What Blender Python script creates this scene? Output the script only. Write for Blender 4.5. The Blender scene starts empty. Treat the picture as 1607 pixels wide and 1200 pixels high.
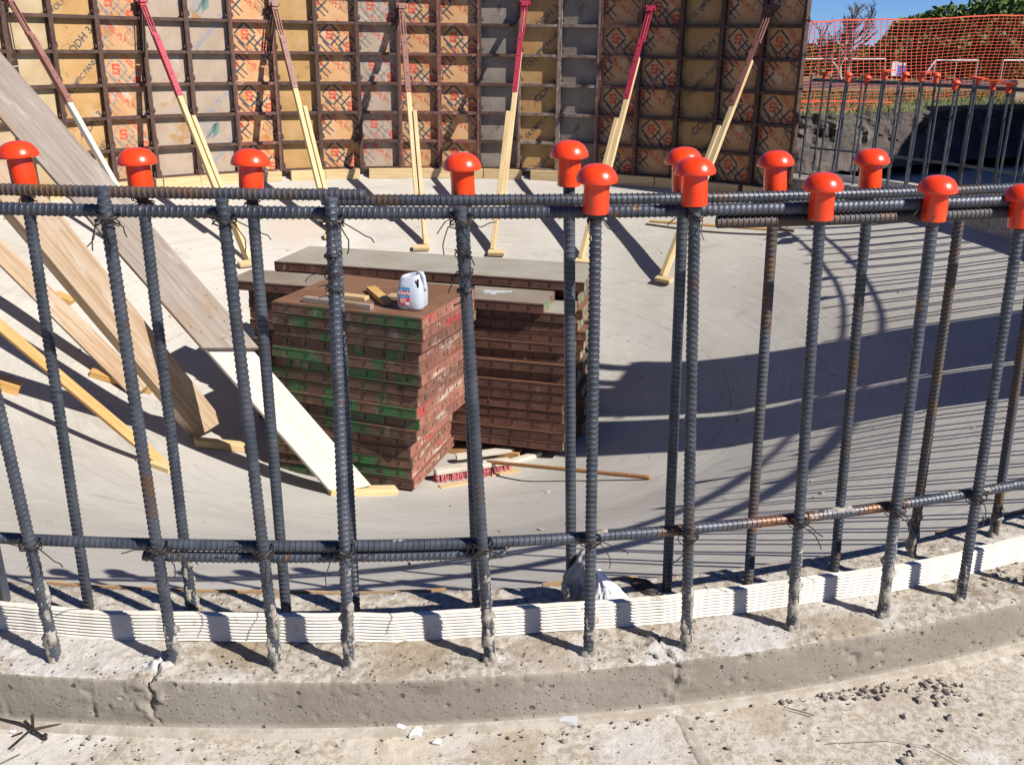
import bpy, bmesh, math, random
import numpy as np
from mathutils import Vector, Matrix

random.seed(7)
RNG = np.random.default_rng(7)
S = bpy.context.scene
COL = S.collection
R_ = math.radians

# ------------------------------------------------------------------ camera
F_PX, PITCH, ROLL, EYE = 1510.0, 0.3375, 0.0130, 1.03
PW, PH = 1607.0, 1200.0
cam = bpy.data.cameras.new('camera')
cam.sensor_fit = 'HORIZONTAL'
cam.sensor_width = 36.0
cam.lens = 36.0 * F_PX / PW
cam.clip_start = 0.05
cam.clip_end = 2000
camo = bpy.data.objects.new('camera', cam)
COL.objects.link(camo)
S.camera = camo
_f = Vector((0, math.cos(PITCH), -math.sin(PITCH)))
_u0 = Vector((0, math.sin(PITCH), math.cos(PITCH)))
_r0 = Vector((1, 0, 0))
C_R = math.cos(ROLL) * _r0 + math.sin(ROLL) * _u0
C_U = -math.sin(ROLL) * _r0 + math.cos(ROLL) * _u0
camo.matrix_world = Matrix(((C_R.x, C_U.x, -_f.x, 0), (C_R.y, C_U.y, -_f.y, 0), (C_R.z, C_U.z, -_f.z, EYE), (0, 0, 0, 1)))

# ------------------------------------------------------------------ light
SUN_EL = 41.5
SUN_AZ = R_(-31.5)                       # direction towards the sun, from +x
SUN_DIR = Vector((math.cos(SUN_AZ) * math.cos(R_(SUN_EL)), math.sin(SUN_AZ) * math.cos(R_(SUN_EL)), math.sin(R_(SUN_EL))))
w = bpy.data.worlds.new('World')
S.world = w
w.use_nodes = True
nt = w.node_tree
sky = nt.nodes.new('ShaderNodeTexSky')
sky.sky_type = 'NISHITA'
sky.sun_disc = False
sky.sun_elevation = R_(SUN_EL)
sky.sun_rotation = math.atan2(SUN_DIR.x, SUN_DIR.y)
sky.air_density = 0.6
sky.dust_density = 0.0
sky.ozone_density = 4.0
bg = nt.nodes['Background']
bg.inputs['Strength'].default_value = 0.05
tint = nt.nodes.new('ShaderNodeMix'); tint.data_type = 'RGBA'; tint.blend_type = 'MULTIPLY'
tint.inputs[0].default_value = 1.0
tint.inputs[7].default_value = (.66, .92, 1.36, 1)
nt.links.new(sky.outputs[0], tint.inputs[6])
nt.links.new(tint.outputs[2], bg.inputs['Color'])
sl = bpy.data.lights.new('sun', 'SUN')
sl.energy = 5.0
sl.angle = R_(0.5)
sl.color = (1.0, 0.94, 0.86)
so = bpy.data.objects.new('sun', sl)
COL.objects.link(so)
so.rotation_euler = (-SUN_DIR).to_track_quat('-Z', 'Y').to_euler()
so.location = (6, -4, 8)
S.view_settings.view_transform = 'Standard'
S.view_settings.look = 'None'
S.view_settings.exposure = 0.68
S.view_settings.gamma = 1
S.view_settings.use_curve_mapping = False

# ------------------------------------------------------------------ picture to place
R_OUT, R_IN, SLAB_Z = 4.17, 3.885, -0.10
CEN = Vector((-0.4953, 5.5439))          # middle of the round tank
EYEV = Vector((0, 0, EYE))

def ray(p):
    p = (float(p[0]), float(p[1]))
    return _f + (p[0] - PW / 2) / F_PX * C_R - (p[1] - PH / 2) / F_PX * C_U

def on_z(p, z):
    d = ray(p)
    return EYEV + d * ((z - EYE) / d.z)

def on_cyl(p, R, far=False):
    d = ray(p)
    ox, oy = -CEN.x, -CEN.y
    a = d.x * d.x + d.y * d.y
    b = 2 * (d.x * ox + d.y * oy)
    c = ox * ox + oy * oy - R * R
    q = math.sqrt(max(0, b * b - 4 * a * c))
    return EYEV + d * ((-b + (q if far else -q)) / (2 * a))

def at_depth(p, wd):
    return EYEV + ray(p) * wd

FLAT_R, FLAT_Z, RIM_R, RIM_Z = 1.875, -1.0, 3.885, -0.141
RING = (-.52, 5.81)                      # middle of the inner pour
_kr = np.linspace(0, 4.2, 841)
_kz = np.interp(_kr, [0, .25, .9, 1.79, 2.8, 3.885, 4.2], [-1.31, -1.305, -1.25, -.985, -.537, -.141, -.03])
_ks = np.convolve(np.pad(_kz, 60, mode='edge'), np.ones(41) / 41, mode='same')[60:-60]
_kz = np.where(_kr < 3.5, _ks, _kz)
def floor_prof(r):
    # hopper: shallow cone in the middle, steeper cone outside, eased into each other
    return np.interp(r, _kr, _kz)
def floor_z(r):
    return float(floor_prof(np.array([r]))[0])

def on_floor(p):
    d = ray(p)
    t = 0.5
    while t < 16:
        X = EYEV + d * t
        if X.z < floor_z((X.xy - CEN).length): return X
        t += 0.002
    return X

def cyl(R, az, z=0.0):
    a = R_(az)
    return Vector((CEN.x + R * math.cos(a), CEN.y + R * math.sin(a), z))

def az_of(X):
    return math.degrees(math.atan2(X.y - CEN.y, X.x - CEN.x))

# ------------------------------------------------------------------ noise
def _hash(ix, iy, iz, seed):
    h = (ix.astype(np.int64) * 374761393 + iy.astype(np.int64) * 668265263 + iz.astype(np.int64) * 2147483647 + seed * 974711) & 0xffffffff
    h = ((h ^ (h >> 13)) * 1274126177) & 0xffffffff
    h = ((h ^ (h >> 15)) * 2246822519) & 0xffffffff
    return ((h ^ (h >> 16)) & 0xffff) / 65535.0

def vnoise(x, y, z=None, seed=0):
    x = np.asarray(x, float); y = np.asarray(y, float)
    z = np.zeros_like(x) if z is None else np.asarray(z, float)
    ix, iy, iz = np.floor(x), np.floor(y), np.floor(z)
    fx, fy, fz = x - ix, y - iy, z - iz
    fx, fy, fz = fx * fx * (3 - 2 * fx), fy * fy * (3 - 2 * fy), fz * fz * (3 - 2 * fz)
    o = 0
    for dx in (0, 1):
        for dy in (0, 1):
            for dz in (0, 1):
                wgt = (fx if dx else 1 - fx) * (fy if dy else 1 - fy) * (fz if dz else 1 - fz)
                o = o + wgt * _hash(ix + dx, iy + dy, iz + dz, seed)
    return o

def fbm(x, y, z=None, seed=0, oct=4):
    s, a, t = 0, 0.5, 0
    for k in range(oct):
        f = 2 ** k
        s = s + a * vnoise(np.asarray(x) * f, np.asarray(y) * f, None if z is None else np.asarray(z) * f, seed + k)
        t += a
        a *= .5
    return s / t

# ------------------------------------------------------------------ materials
def _noise(nt, vec, scale, detail=4, rough=.55):
    n = nt.nodes.new('ShaderNodeTexNoise')
    n.inputs['Scale'].default_value = scale
    n.inputs['Detail'].default_value = detail
    n.inputs['Roughness'].default_value = rough
    nt.links.new(vec, n.inputs['Vector'])
    return n.outputs['Fac']

def _ramp(nt, fac, lo, hi):
    m = nt.nodes.new('ShaderNodeMapRange')
    m.interpolation_type = 'SMOOTHSTEP'
    m.inputs['From Min'].default_value = lo
    m.inputs['From Max'].default_value = hi
    nt.links.new(fac, m.inputs['Value'])
    return m.outputs['Result']

def _map(nt, vec, sc):
    if sc == (1, 1, 1): return vec
    m = nt.nodes.new('ShaderNodeMapping')
    m.inputs['Scale'].default_value = sc
    nt.links.new(vec, m.inputs['Vector'])
    return m.outputs['Vector']

def _mix(nt, fac, a, b):
    m = nt.nodes.new('ShaderNodeMix')
    m.data_type = 'RGBA'
    if isinstance(fac, (int, float)): m.inputs[0].default_value = fac
    else: nt.links.new(fac, m.inputs[0])
    for s, v in ((m.inputs[6], a), (m.inputs[7], b)):
        if isinstance(v, tuple): s.default_value = (*v, 1)
        else: nt.links.new(v, s)
    return m.outputs[2]

def M(name, c1, c2, scale=8, lo=.35, hi=.65, layers=(), rough=.8, bump=None, metal=0.0, coat=0.0, stretch=(1, 1, 1), spec=.5, tint=0.0, bump2=None, trans=0.0):
    """layers: (colour, noise scale, lo, hi, stretch) painted one over the other; tint: per-object brightness spread"""
    m = bpy.data.materials.new(name)
    m.use_nodes = True
    nt = m.node_tree
    b = nt.nodes['Principled BSDF']
    tc = nt.nodes.new('ShaderNodeTexCoord')
    oi = nt.nodes.new('ShaderNodeObjectInfo')
    mul = nt.nodes.new('ShaderNodeMath'); mul.operation = 'MULTIPLY'
    mul.inputs[1].default_value = 53.0
    nt.links.new(oi.outputs['Random'], mul.inputs[0])
    add = nt.nodes.new('ShaderNodeVectorMath'); add.operation = 'ADD'
    nt.links.new(tc.outputs['Object'], add.inputs[0])
    nt.links.new(mul.outputs[0], add.inputs[1])
    vec = add.outputs[0]
    v0 = _map(nt, vec, stretch)
    col = _mix(nt, _ramp(nt, _noise(nt, v0, scale, 6), lo, hi), c1, c2)
    for L in layers:
        c, s, l, h = L[:4]
        st = L[4] if len(L) > 4 else (1, 1, 1)
        col = _mix(nt, _ramp(nt, _noise(nt, _map(nt, vec, st), s, 5, .6), l, h), col, c)
    if tint:
        hsv = nt.nodes.new('ShaderNodeHueSaturation')
        mr = nt.nodes.new('ShaderNodeMapRange')
        mr.inputs['To Min'].default_value = 1 - tint
        mr.inputs['To Max'].default_value = 1 + tint
        nt.links.new(oi.outputs['Random'], mr.inputs['Value'])
        nt.links.new(mr.outputs[0], hsv.inputs['Value'])
        nt.links.new(col, hsv.inputs['Color'])
        col = hsv.outputs[0]
    nt.links.new(col, b.inputs['Base Color'])
    b.inputs['Roughness'].default_value = rough
    b.inputs['Metallic'].default_value = metal
    b.inputs['Specular IOR Level'].default_value = spec
    b.inputs['Coat Weight'].default_value = coat
    if trans: b.inputs['Transmission Weight'].default_value = trans
    last = None
    for bp in (bump, bump2):
        if not bp: continue
        s, strength, dist = bp[:3]
        st = bp[3] if len(bp) > 3 else stretch
        bn = nt.nodes.new('ShaderNodeBump')
        bn.inputs['Strength'].default_value = strength
        bn.inputs['Distance'].default_value = dist
        nt.links.new(_noise(nt, _map(nt, vec, st), s, 6, .6), bn.inputs['Height'])
        if last: nt.links.new(last, bn.inputs['Normal'])
        last = bn.outputs[0]
    if last: nt.links.new(last, b.inputs['Normal'])
    m['links'] = 1
    return m

def blobs(m, spots, amt=.55):
    """stains and dust patches with their own place: (point, radius, colour)"""
    nt = m.node_tree; b = nt.nodes['Principled BSDF']
    col = b.inputs['Base Color'].links[0].from_socket
    g = nt.nodes.new('ShaderNodeTexCoord').outputs['Object']
    for X0, rad, c in spots:
        d = nt.nodes.new('ShaderNodeVectorMath'); d.operation = 'SUBTRACT'
        nt.links.new(g, d.inputs[0]); d.inputs[1].default_value = X0
        l2 = nt.nodes.new('ShaderNodeVectorMath'); l2.operation = 'LENGTH'
        nt.links.new(d.outputs[0], l2.inputs[0])
        ad = nt.nodes.new('ShaderNodeMath'); ad.operation = 'MULTIPLY_ADD'
        nt.links.new(_noise(nt, g, 14, 6, .65), ad.inputs[0]); ad.inputs[1].default_value = rad * 2.4
        nt.links.new(l2.outputs['Value'], ad.inputs[2])
        m2 = nt.nodes.new('ShaderNodeMath'); m2.operation = 'MULTIPLY'; m2.inputs[1].default_value = amt
        nt.links.new(_ramp(nt, ad.outputs[0], rad * 2.3, rad * 1.6), m2.inputs[0])
        col = _mix(nt, m2.outputs[0], col, c)
    nt.links.new(col, b.inputs['Base Color'])

def holes(m, scale, share, r0, c, depth=.004):
    """crisp bug holes and chips: some cells of a Voronoi pattern, sunk and darker"""
    nt = m.node_tree; b = nt.nodes['Principled BSDF']
    g = nt.nodes.new('ShaderNodeTexCoord').outputs['Object']
    wv = nt.nodes.new('ShaderNodeVectorMath'); wv.operation = 'MULTIPLY_ADD'
    nn = nt.nodes.new('ShaderNodeTexNoise'); nn.inputs['Scale'].default_value = scale * 1.6; nn.inputs['Detail'].default_value = 3
    nt.links.new(g, nn.inputs['Vector']); nt.links.new(nn.outputs['Color'], wv.inputs[0])
    wv.inputs[1].default_value = (.5 / scale,) * 3; nt.links.new(g, wv.inputs[2])
    v = nt.nodes.new('ShaderNodeTexVoronoi'); v.inputs['Scale'].default_value = scale
    nt.links.new(wv.outputs[0], v.inputs['Vector'])
    sx = nt.nodes.new('ShaderNodeSeparateColor'); nt.links.new(v.outputs['Color'], sx.inputs[0])
    pick = _ramp(nt, sx.outputs[0], 1 - share, 1 - share * .5)
    disc = _ramp(nt, v.outputs['Distance'], r0, r0 * .6)
    f = nt.nodes.new('ShaderNodeMath'); f.operation = 'MULTIPLY'
    nt.links.new(pick, f.inputs[0]); nt.links.new(disc, f.inputs[1])
    col = b.inputs['Base Color'].links[0].from_socket
    nt.links.new(_mix(nt, f.outputs[0], col, c), b.inputs['Base Color'])
    bn = nt.nodes.new('ShaderNodeBump'); bn.invert = True; bn.inputs['Strength'].default_value = 1; bn.inputs['Distance'].default_value = depth
    nt.links.new(f.outputs[0], bn.inputs['Height'])
    if b.inputs['Normal'].links: nt.links.new(b.inputs['Normal'].links[0].from_socket, bn.inputs['Normal'])
    nt.links.new(bn.outputs[0], b.inputs['Normal'])

MT = {}
MT['bowl'] = M('trowelled_concrete', (.375, .355, .315), (.435, .415, .375), 1.3, .3, .7,
               layers=[((.325, .305, .27), 3.0, .54, .76, (1, 2.2, 1)), ((.47, .45, .41), 7, .58, .78), ((.28, .26, .23), 40, .70, .80), ((.46, .44, .40), 90, .66, .76)],
               rough=.85, bump=(45, .25, .004), bump2=(7, .2, .01, (1, 3, 1)))
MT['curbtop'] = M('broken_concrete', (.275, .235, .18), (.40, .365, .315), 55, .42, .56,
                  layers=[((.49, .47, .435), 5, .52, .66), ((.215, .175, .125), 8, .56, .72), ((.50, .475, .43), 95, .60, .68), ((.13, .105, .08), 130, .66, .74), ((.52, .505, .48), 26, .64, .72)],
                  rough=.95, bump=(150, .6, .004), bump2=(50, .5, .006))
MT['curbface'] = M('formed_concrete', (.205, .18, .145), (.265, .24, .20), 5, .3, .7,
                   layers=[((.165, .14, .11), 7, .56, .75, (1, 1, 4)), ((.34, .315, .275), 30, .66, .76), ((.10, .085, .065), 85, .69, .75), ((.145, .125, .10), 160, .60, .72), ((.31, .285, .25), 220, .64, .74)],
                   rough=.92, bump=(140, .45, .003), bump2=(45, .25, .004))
MT['slab'] = M('sandy_concrete', (.42, .385, .33), (.32, .275, .215), 75, .46, .56,
               layers=[((.45, .42, .375), 5, .50, .66), ((.47, .44, .385), 40, .58, .66), ((.25, .21, .16), 120, .64, .74), ((.50, .48, .45), 9, .60, .72)],
               rough=.95, bump=(160, .5, .003), bump2=(50, .35, .004))
MT['joint'] = M('joint_concrete', (.285, .25, .20), (.37, .335, .285), 30, .38, .62, layers=[((.225, .19, .145), 60, .60, .72), ((.43, .405, .36), 18, .58, .70), ((.17, .14, .11), 150, .66, .74)], rough=.95, bump=(110, .6, .003))
MT['steel'] = M('mill_scale_steel', (.046, .055, .073), (.085, .096, .115), 24, .3, .7,
                layers=[((.105, .066, .042), 8, .58, .72), ((.17, .085, .035), 22, .66, .76), ((.19, .185, .175), 34, .64, .76), ((.03, .034, .045), 12, .58, .72)], rough=.45, bump=(150, .3, .001), metal=.35, tint=.18)
MT['rust'] = M('rusty_steel', (.060, .062, .074), (.125, .075, .04), 14, .40, .66,
               layers=[((.23, .105, .035), 30, .62, .76), ((.08, .09, .11), 8, .54, .68)], rough=.65, bump=(150, .3, .001), metal=.25, tint=.1)
MT['mortar'] = M('dried_mortar', (.20, .18, .15), (.33, .305, .265), 90, .4, .6, layers=[((.14, .125, .105), 40, .6, .72)], rough=.95, bump=(160, .8, .003))
MT['mortar_old'] = M('dried_mortar_old', (0.238, 0.216, 0.180), (0.331, 0.310, 0.274), 60, rough=.95, bump=(160, .6, .002))
MT['wire'] = M('black_tie_wire', (.025, .022, .022), (.06, .045, .04), 60, rough=.5, metal=.5)
MT['cap'] = M('orange_plastic', (.80, .050, .006), (.72, .042, .006), 12, rough=.28, coat=.35, layers=[((.60, .10, .05), 30, .60, .80), ((.45, .12, .07), 90, .68, .78)], tint=.10, bump=(60, .12, .001))
MT['capfar'] = M('faded_orange_plastic', (.66, .075, .018), (.58, .06, .016), 12, rough=.5)
MT['vinyl'] = M('white_vinyl', (.66, .615, .54), (.56, .515, .44), 9, .45, .75, layers=[((.36, .28, .20), 22, .60, .76, (1, 1, .6)), ((.45, .40, .33), 60, .60, .74)], rough=.65)
GR = (1.2, 26, 26)
MT['lumber'] = M('fresh_lumber', (0.480, 0.344, 0.164), (0.560, 0.436, 0.248), 3, .35, .65, layers=[((0.336, 0.208, 0.080), 7, .60, .74, GR)], rough=.75, stretch=GR, bump=(4, .2, .002), tint=.10)
MT['lumber_orange'] = M('amber_lumber', (0.416, 0.232, 0.068), (0.496, 0.304, 0.112), 3, .35, .65, layers=[((0.288, 0.144, 0.040), 7, .6, .74, GR)], rough=.75, stretch=GR, bump=(4, .2, .002), tint=.08)
MT['lumber_white'] = M('bleached_lumber', (0.446, 0.410, 0.353), (0.504, 0.475, 0.425), 2.5, .3, .7, layers=[((0.360, 0.302, 0.238), 6, .62, .76, GR), ((0.288, 0.216, 0.144), 60, .74, .8)], rough=.85, stretch=GR, bump=(4, .25, .002))
MT['lumber_grey'] = M('weathered_lumber', (.20, .165, .135), (.275, .235, .20), 2.5, .3, .7, layers=[((.245, .15, .075), 4.5, .52, .68, (.7, 3, 3)), ((.15, .115, .09), 8, .60, .75, GR), ((.33, .29, .255), 6, .55, .75, (.8, 3, 3)), ((.10, .06, .035), 14, .72, .78)], rough=.9, stretch=GR, bump=(4, .3, .002))
MT['lumber_grain'] = M('grainy_lumber', (0.396, 0.302, 0.209), (0.317, 0.216, 0.130), 2.6, .40, .60, layers=[((0.432, 0.374, 0.302), 3, .52, .7, (1, 4, 4)), ((0.216, 0.130, 0.065), 9, .62, .72, GR)], rough=.85, stretch=(.8, 22, 22), bump=(4, .35, .002))
MT['strip'] = M('plywood_edge_strip', (.36, .215, .095), (.44, .30, .17), 8, layers=[((.42, .39, .34), 12, .52, .66)], rough=.85)
MT['ply_pale'] = M('pale_plywood', (0.374, 0.277, 0.155), (0.432, 0.342, 0.216), 5, layers=[((0.302, 0.194, 0.079), 9, .6, .75)], rough=.7, tint=.05)
MT['ply_orange'] = M('orange_plywood', (0.360, 0.205, 0.068), (0.410, 0.259, 0.104), 6, layers=[((0.274, 0.137, 0.043), 14, .58, .72), ((0.403, 0.302, 0.180), 5, .58, .75)], rough=.7, tint=.05)
MT['ply_tan'] = M('tan_plywood', (.47, .25, .10), (.50, .305, .15), 6, layers=[((.37, .155, .045), 5, .56, .72), ((.48, .405, .33), 7, .58, .74), ((.20, .12, .06), 40, .68, .78), ((.52, .46, .40), 22, .66, .76)], rough=.7, tint=.08)
MT['ply_pink'] = M('dusty_plywood', (.325, .245, .18), (.37, .30, .24), 6, layers=[((.32, .18, .075), 6, .54, .70), ((.41, .36, .31), 7, .6, .75), ((.2, .13, .08), 30, .66, .78)], rough=.8, tint=.06)
MT['ply_grey'] = M('grey_plywood', (0.180, 0.151, 0.126), (0.238, 0.205, 0.173), 6, layers=[((0.130, 0.094, 0.065), 12, .6, .75)], rough=.8, tint=.05)
MT['frame'] = M('dark_form_steel', (.045, .022, .016), (.085, .045, .032), 20, layers=[((.16, .12, .10), 24, .64, .78)], rough=.7, tint=.15)
MT['frame_red'] = M('red_form_steel', (.17, .055, .045), (.10, .05, .04), 18, layers=[((.30, .235, .20), 20, .55, .72)], rough=.7, tint=.15)
MT['frame_grey'] = M('dusty_form_steel', (.22, .18, .16), (.13, .08, .06), 18, layers=[((.36, .31, .28), 14, .56, .72)], rough=.8, tint=.15)
MT['ink_dark'] = M('dark_print', (.055, .055, .07), (.10, .095, .105), 60, rough=.8)
MT['ink_faint'] = M('worn_print', (.30, .25, .21), (.22, .18, .16), 40, rough=.8)
MT['ink_red'] = M('red_print', (.50, .055, .03), (.52, .12, .07), 60, rough=.8)
MT['ink_brown'] = M('brown_print', (.32, .135, .08), (.40, .21, .12), 60, rough=.8)
MT['ink_blue'] = M('blue_print', (.20, .235, .30), (.28, .29, .32), 60, rough=.8)
MT['ink_green'] = M('green_print', (.12, .21, .19), (.16, .25, .22), 60, rough=.8)
MT['paint_red'] = M('crimson_paint', (.36, .020, .055), (.28, .025, .05), 14, layers=[((.42, .20, .20), 40, .64, .76), ((.14, .05, .045), 22, .62, .72)], rough=.5)
MT['paint_brown'] = M('brown_painted_steel', (.17, .075, .06), (.23, .10, .08), 14, layers=[((.36, .20, .17), 30, .66, .78)], rough=.6)
MT['ply_brown'] = M('brown_film_plywood', (.145, .07, .04), (.185, .098, .058), 4, layers=[((.25, .16, .105), 7, .58, .74), ((.10, .05, .03), 20, .62, .75)], rough=.55, spec=.4)
MT['ply_dust'] = M('dusty_film_plywood', (0.188, 0.154, 0.116), (0.225, 0.191, 0.150), 4, layers=[((0.143, 0.101, 0.064), 8, .58, .74), ((0.270, 0.240, 0.203), 14, .64, .78)], rough=.8)
MT['ply_slab'] = M('concrete_stained_plywood', (0.248, 0.228, 0.184), (0.288, 0.268, 0.224), 4, layers=[((0.176, 0.144, 0.104), 9, .62, .76), ((0.096, 0.072, 0.056), 30, .70, .78)], rough=.85)
MT['rail_brown'] = M('brown_form_rail', (0.059, 0.023, 0.015), (0.095, 0.041, 0.027), 12, .35, .65, layers=[((0.140, 0.045, 0.021), 6, .62, .76), ((0.175, 0.140, 0.112), 22, .62, .76, (1, 1, .3)), ((0.035, 0.017, 0.013), 9, .62, .76)], rough=.7, tint=.25)
MT['rail_green'] = M('green_patched_rail', (.075, .038, .027), (.12, .058, .04), 10, .35, .65,
                     layers=[((.022, .095, .030), 3.6, .49, .56, (1, .2, .2)), ((.075, .045, .030), 30, .50, .60), ((.145, .125, .10), 13, .55, .72, (1, 1, .5)), ((.025, .014, .010), 11, .58, .72), ((.20, .17, .14), 45, .66, .78)], rough=.75, tint=.22)
MT['rail_red'] = M('worn_red_rail', (.245, .105, .075), (.19, .08, .058), 7, .35, .65,
                   layers=[((.30, .040, .032), 4, .58, .66, (.5, 1, 1)), ((.36, .285, .23), 12, .54, .66, (.35, 1, 1.5)), ((.13, .07, .05), 26, .55, .66), ((.42, .36, .31), 30, .64, .74, (.4, 1, 1))], rough=.8, tint=.3)
MT['rail_end'] = M('pale_green_end_rail', (.26, .20, .14), (.16, .10, .07), 9, layers=[((.16, .27, .14), 7, .52, .6), ((.42, .37, .30), 16, .58, .7)], rough=.8, tint=.2)
MT['slot'] = M('slot_shadow_steel', (.012, .009, .008), (.02, .014, .012), 20, rough=.9)
MT['jug'] = M('milky_plastic', (.40, .445, .52), (.47, .51, .575), 6, rough=.35, spec=.5)
MT['jug_old'] = M('milky_plastic_old', (0.496, 0.528, 0.576), (0.560, 0.584, 0.624), 6, rough=.35, spec=.5)
MT['lab_red'] = M('label_red', (.52, .035, .04), (.60, .06, .06), 60, rough=.5)
MT['lab_blue'] = M('label_blue', (.05, .24, .50), (.09, .33, .58), 60, rough=.5)
MT['lab_green'] = M('label_green', (.04, .30, .12), (.10, .40, .2), 60, rough=.5)
MT['lab_white'] = M('label_white', (.75, .75, .75), (.8, .8, .8), 60, rough=.5)
MT['bag'] = M('grey_plastic_film', (.235, .22, .205), (.34, .33, .325), 14, layers=[((.17, .135, .105), 14, .54, .7), ((.52, .52, .53), 40, .64, .72)], rough=.25, bump=(30, .8, .008))
MT['cloth'] = M('white_woven_plastic', (.78, .78, .78), (.72, .72, .73), 14, rough=.55, bump=(40, .3, .003))
MT['dirt'] = M('dark_soil', (.035, .028, .023), (.07, .055, .045), 20, rough=1, bump=(60, .8, .01))
MT['bank'] = M('dug_soil', (0.064, 0.051, 0.045), (0.106, 0.089, 0.081), 3, .35, .65, layers=[((0.162, 0.145, 0.132), 4, .56, .68, (1, 1, 2)), ((0.034, 0.027, 0.024), 9, .60, .72)], rough=1, bump=(16, 1, .05), bump2=(60, .7, .02))
MT['ground'] = M('rough_grass_ground', (.09, .10, .035), (.15, .145, .065), 3, layers=[((.17, .14, .08), 6, .55, .7)], rough=1, bump=(20, .8, .03))
MT['dark_strip'] = M('dark_ground', (.030, .028, .028), (.045, .042, .04), 2, rough=.95)
MT['grass'] = M('grass_blades', (.085, .12, .028), (.17, .19, .06), 9, rough=.8)
MT['net'] = M('orange_netting', (.55, .085, .04), (.46, .07, .035), 4, rough=.6)
MT['post'] = M('black_post_steel', (.02, .02, .02), (.03, .03, .03), 10, rough=.6)
MT['white'] = M('white_paint', (.72, .72, .72), (.66, .66, .66), 20, rough=.5)
MT['galv'] = M('galvanised_rail', (.50, .51, .52), (.42, .43, .44), 8, rough=.45, metal=.2)
MT['blue'] = M('blue_sign_paint', (.05, .10, .48), (.07, .13, .55), 10, rough=.5)
MT['leaf'] = M('tree_leaves', (.065, .115, .018), (.12, .18, .035), 1.2, .3, .7, layers=[((.02, .045, .012), 3, .55, .7)], rough=.7)
MT['leaf_dark'] = M('dark_tree_leaves', (.038, .070, .018), (.070, .11, .028), 1.2, .3, .7, rough=.7)
MT['bark'] = M('tree_bark', (.08, .06, .045), (.13, .10, .08), 6, rough=.9)
MT['bark_pale'] = M('pale_bare_bark', (.24, .20, .18), (.36, .32, .29), 3, rough=.9)
MT['twig'] = M('dark_bare_twigs', (.11, .095, .10), (.16, .14, .14), 3, rough=.9)
MT['bristle'] = M('red_bristles', (.36, .05, .07), (.46, .13, .15), 30, layers=[((.55, .42, .40), 40, .58, .7)], rough=.8, tint=.1)
MT['broom'] = M('whitewashed_wood', (0.496, 0.456, 0.384), (0.416, 0.360, 0.288), 8, rough=.85)
MT['handle'] = M('varnished_handle', (.28, .13, .045), (.36, .19, .08), 4, rough=.5, stretch=(1, 20, 20))
MT['foam'] = M('white_chip', (.74, .74, .73), (.66, .66, .65), 30, rough=.8, bump=(80, .4, .003))
MT['stone'] = M('grey_flake', (.34, .34, .36), (.42, .42, .44), 20, rough=.8, bump=(60, .4, .002))
MT['crumb'] = M('grey_brown_crumbs', (.17, .15, .125), (.29, .26, .22), 30, rough=1, tint=.3)
MT['puddle'] = M('spilled_grey_slurry', (.42, .45, .47), (.36, .39, .42), 20, rough=.5)

# ------------------------------------------------------------------ builders
class MB:
    def __init__(s): s.v = []; s.f = []; s.m = []
    def add(s, V, Fc, mi=0):
        o = len(s.v)
        s.v.extend([tuple(map(float, p)) for p in V])
        s.f.extend([tuple(i + o for i in f) for f in Fc])
        s.m.extend([mi] * len(Fc))
    def box(s, c, size, X=None, mi=0):
        hx, hy, hz = size[0] / 2, size[1] / 2, size[2] / 2
        P = [Vector((sx * hx, sy * hy, sz * hz)) for sz in (-1, 1) for sy in (-1, 1) for sx in (-1, 1)]
        if X is not None: P = [X @ p for p in P]
        c = Vector(c)
        s.add([p + c for p in P], [(0, 2, 3, 1), (4, 5, 7, 6), (0, 1, 5, 4), (2, 6, 7, 3), (0, 4, 6, 2), (1, 3, 7, 5)], mi)
    def tube(s, pts, r, n=6, mi=0, cap=True):
        pts = [Vector(p) for p in pts]
        rs = r if isinstance(r, (list, tuple)) else [r] * len(pts)
        V = []
        a = None
        for i, p in enumerate(pts):
            t = (pts[min(i + 1, len(pts) - 1)] - pts[max(i - 1, 0)]).normalized()
            if a is None: a = t.orthogonal().normalized()
            a = (a - t * a.dot(t))
            if a.length < 1e-6: a = t.orthogonal()
            a.normalize()
            b = t.cross(a)
            for k in range(n):
                q = 2 * math.pi * k / n
                V.append(p + (a * math.cos(q) + b * math.sin(q)) * rs[i])
        Fc = []
        for i in range(len(pts) - 1):
            for k in range(n):
                k2 = (k + 1) % n
                Fc.append((i * n + k, i * n + k2, (i + 1) * n + k2, (i + 1) * n + k))
        if cap:
            Fc.append(tuple(range(n))[::-1]); Fc.append(tuple((len(pts) - 1) * n + k for k in range(n)))
        s.add(V, Fc, mi)
    def lathe(s, prof, n=24, mi=0):
        V = []; Fc = []
        for r, z in prof:
            for k in range(n):
                q = 2 * math.pi * k / n
                V.append((r * math.cos(q), r * math.sin(q), z))
        for i in range(len(prof) - 1):
            for k in range(n):
                k2 = (k + 1) % n
                Fc.append((i * n + k, i * n + k2, (i + 1) * n + k2, (i + 1) * n + k))
        Fc.append(tuple(range(n))[::-1]); Fc.append(tuple((len(prof) - 1) * n + k for k in range(n)))
        s.add(V, Fc, mi)
    def mesh(s, name, mats, smooth=False):
        me = bpy.data.meshes.new(name)
        me.from_pydata(s.v, [], s.f)
        mats = mats if isinstance(mats, (list, tuple)) else [mats]
        for m in mats: me.materials.append(m)
        if len(mats) > 1: me.polygons.foreach_set('material_index', s.m)
        if smooth: me.polygons.foreach_set('use_smooth', [True] * len(me.polygons))
        me.update()
        return me

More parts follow.
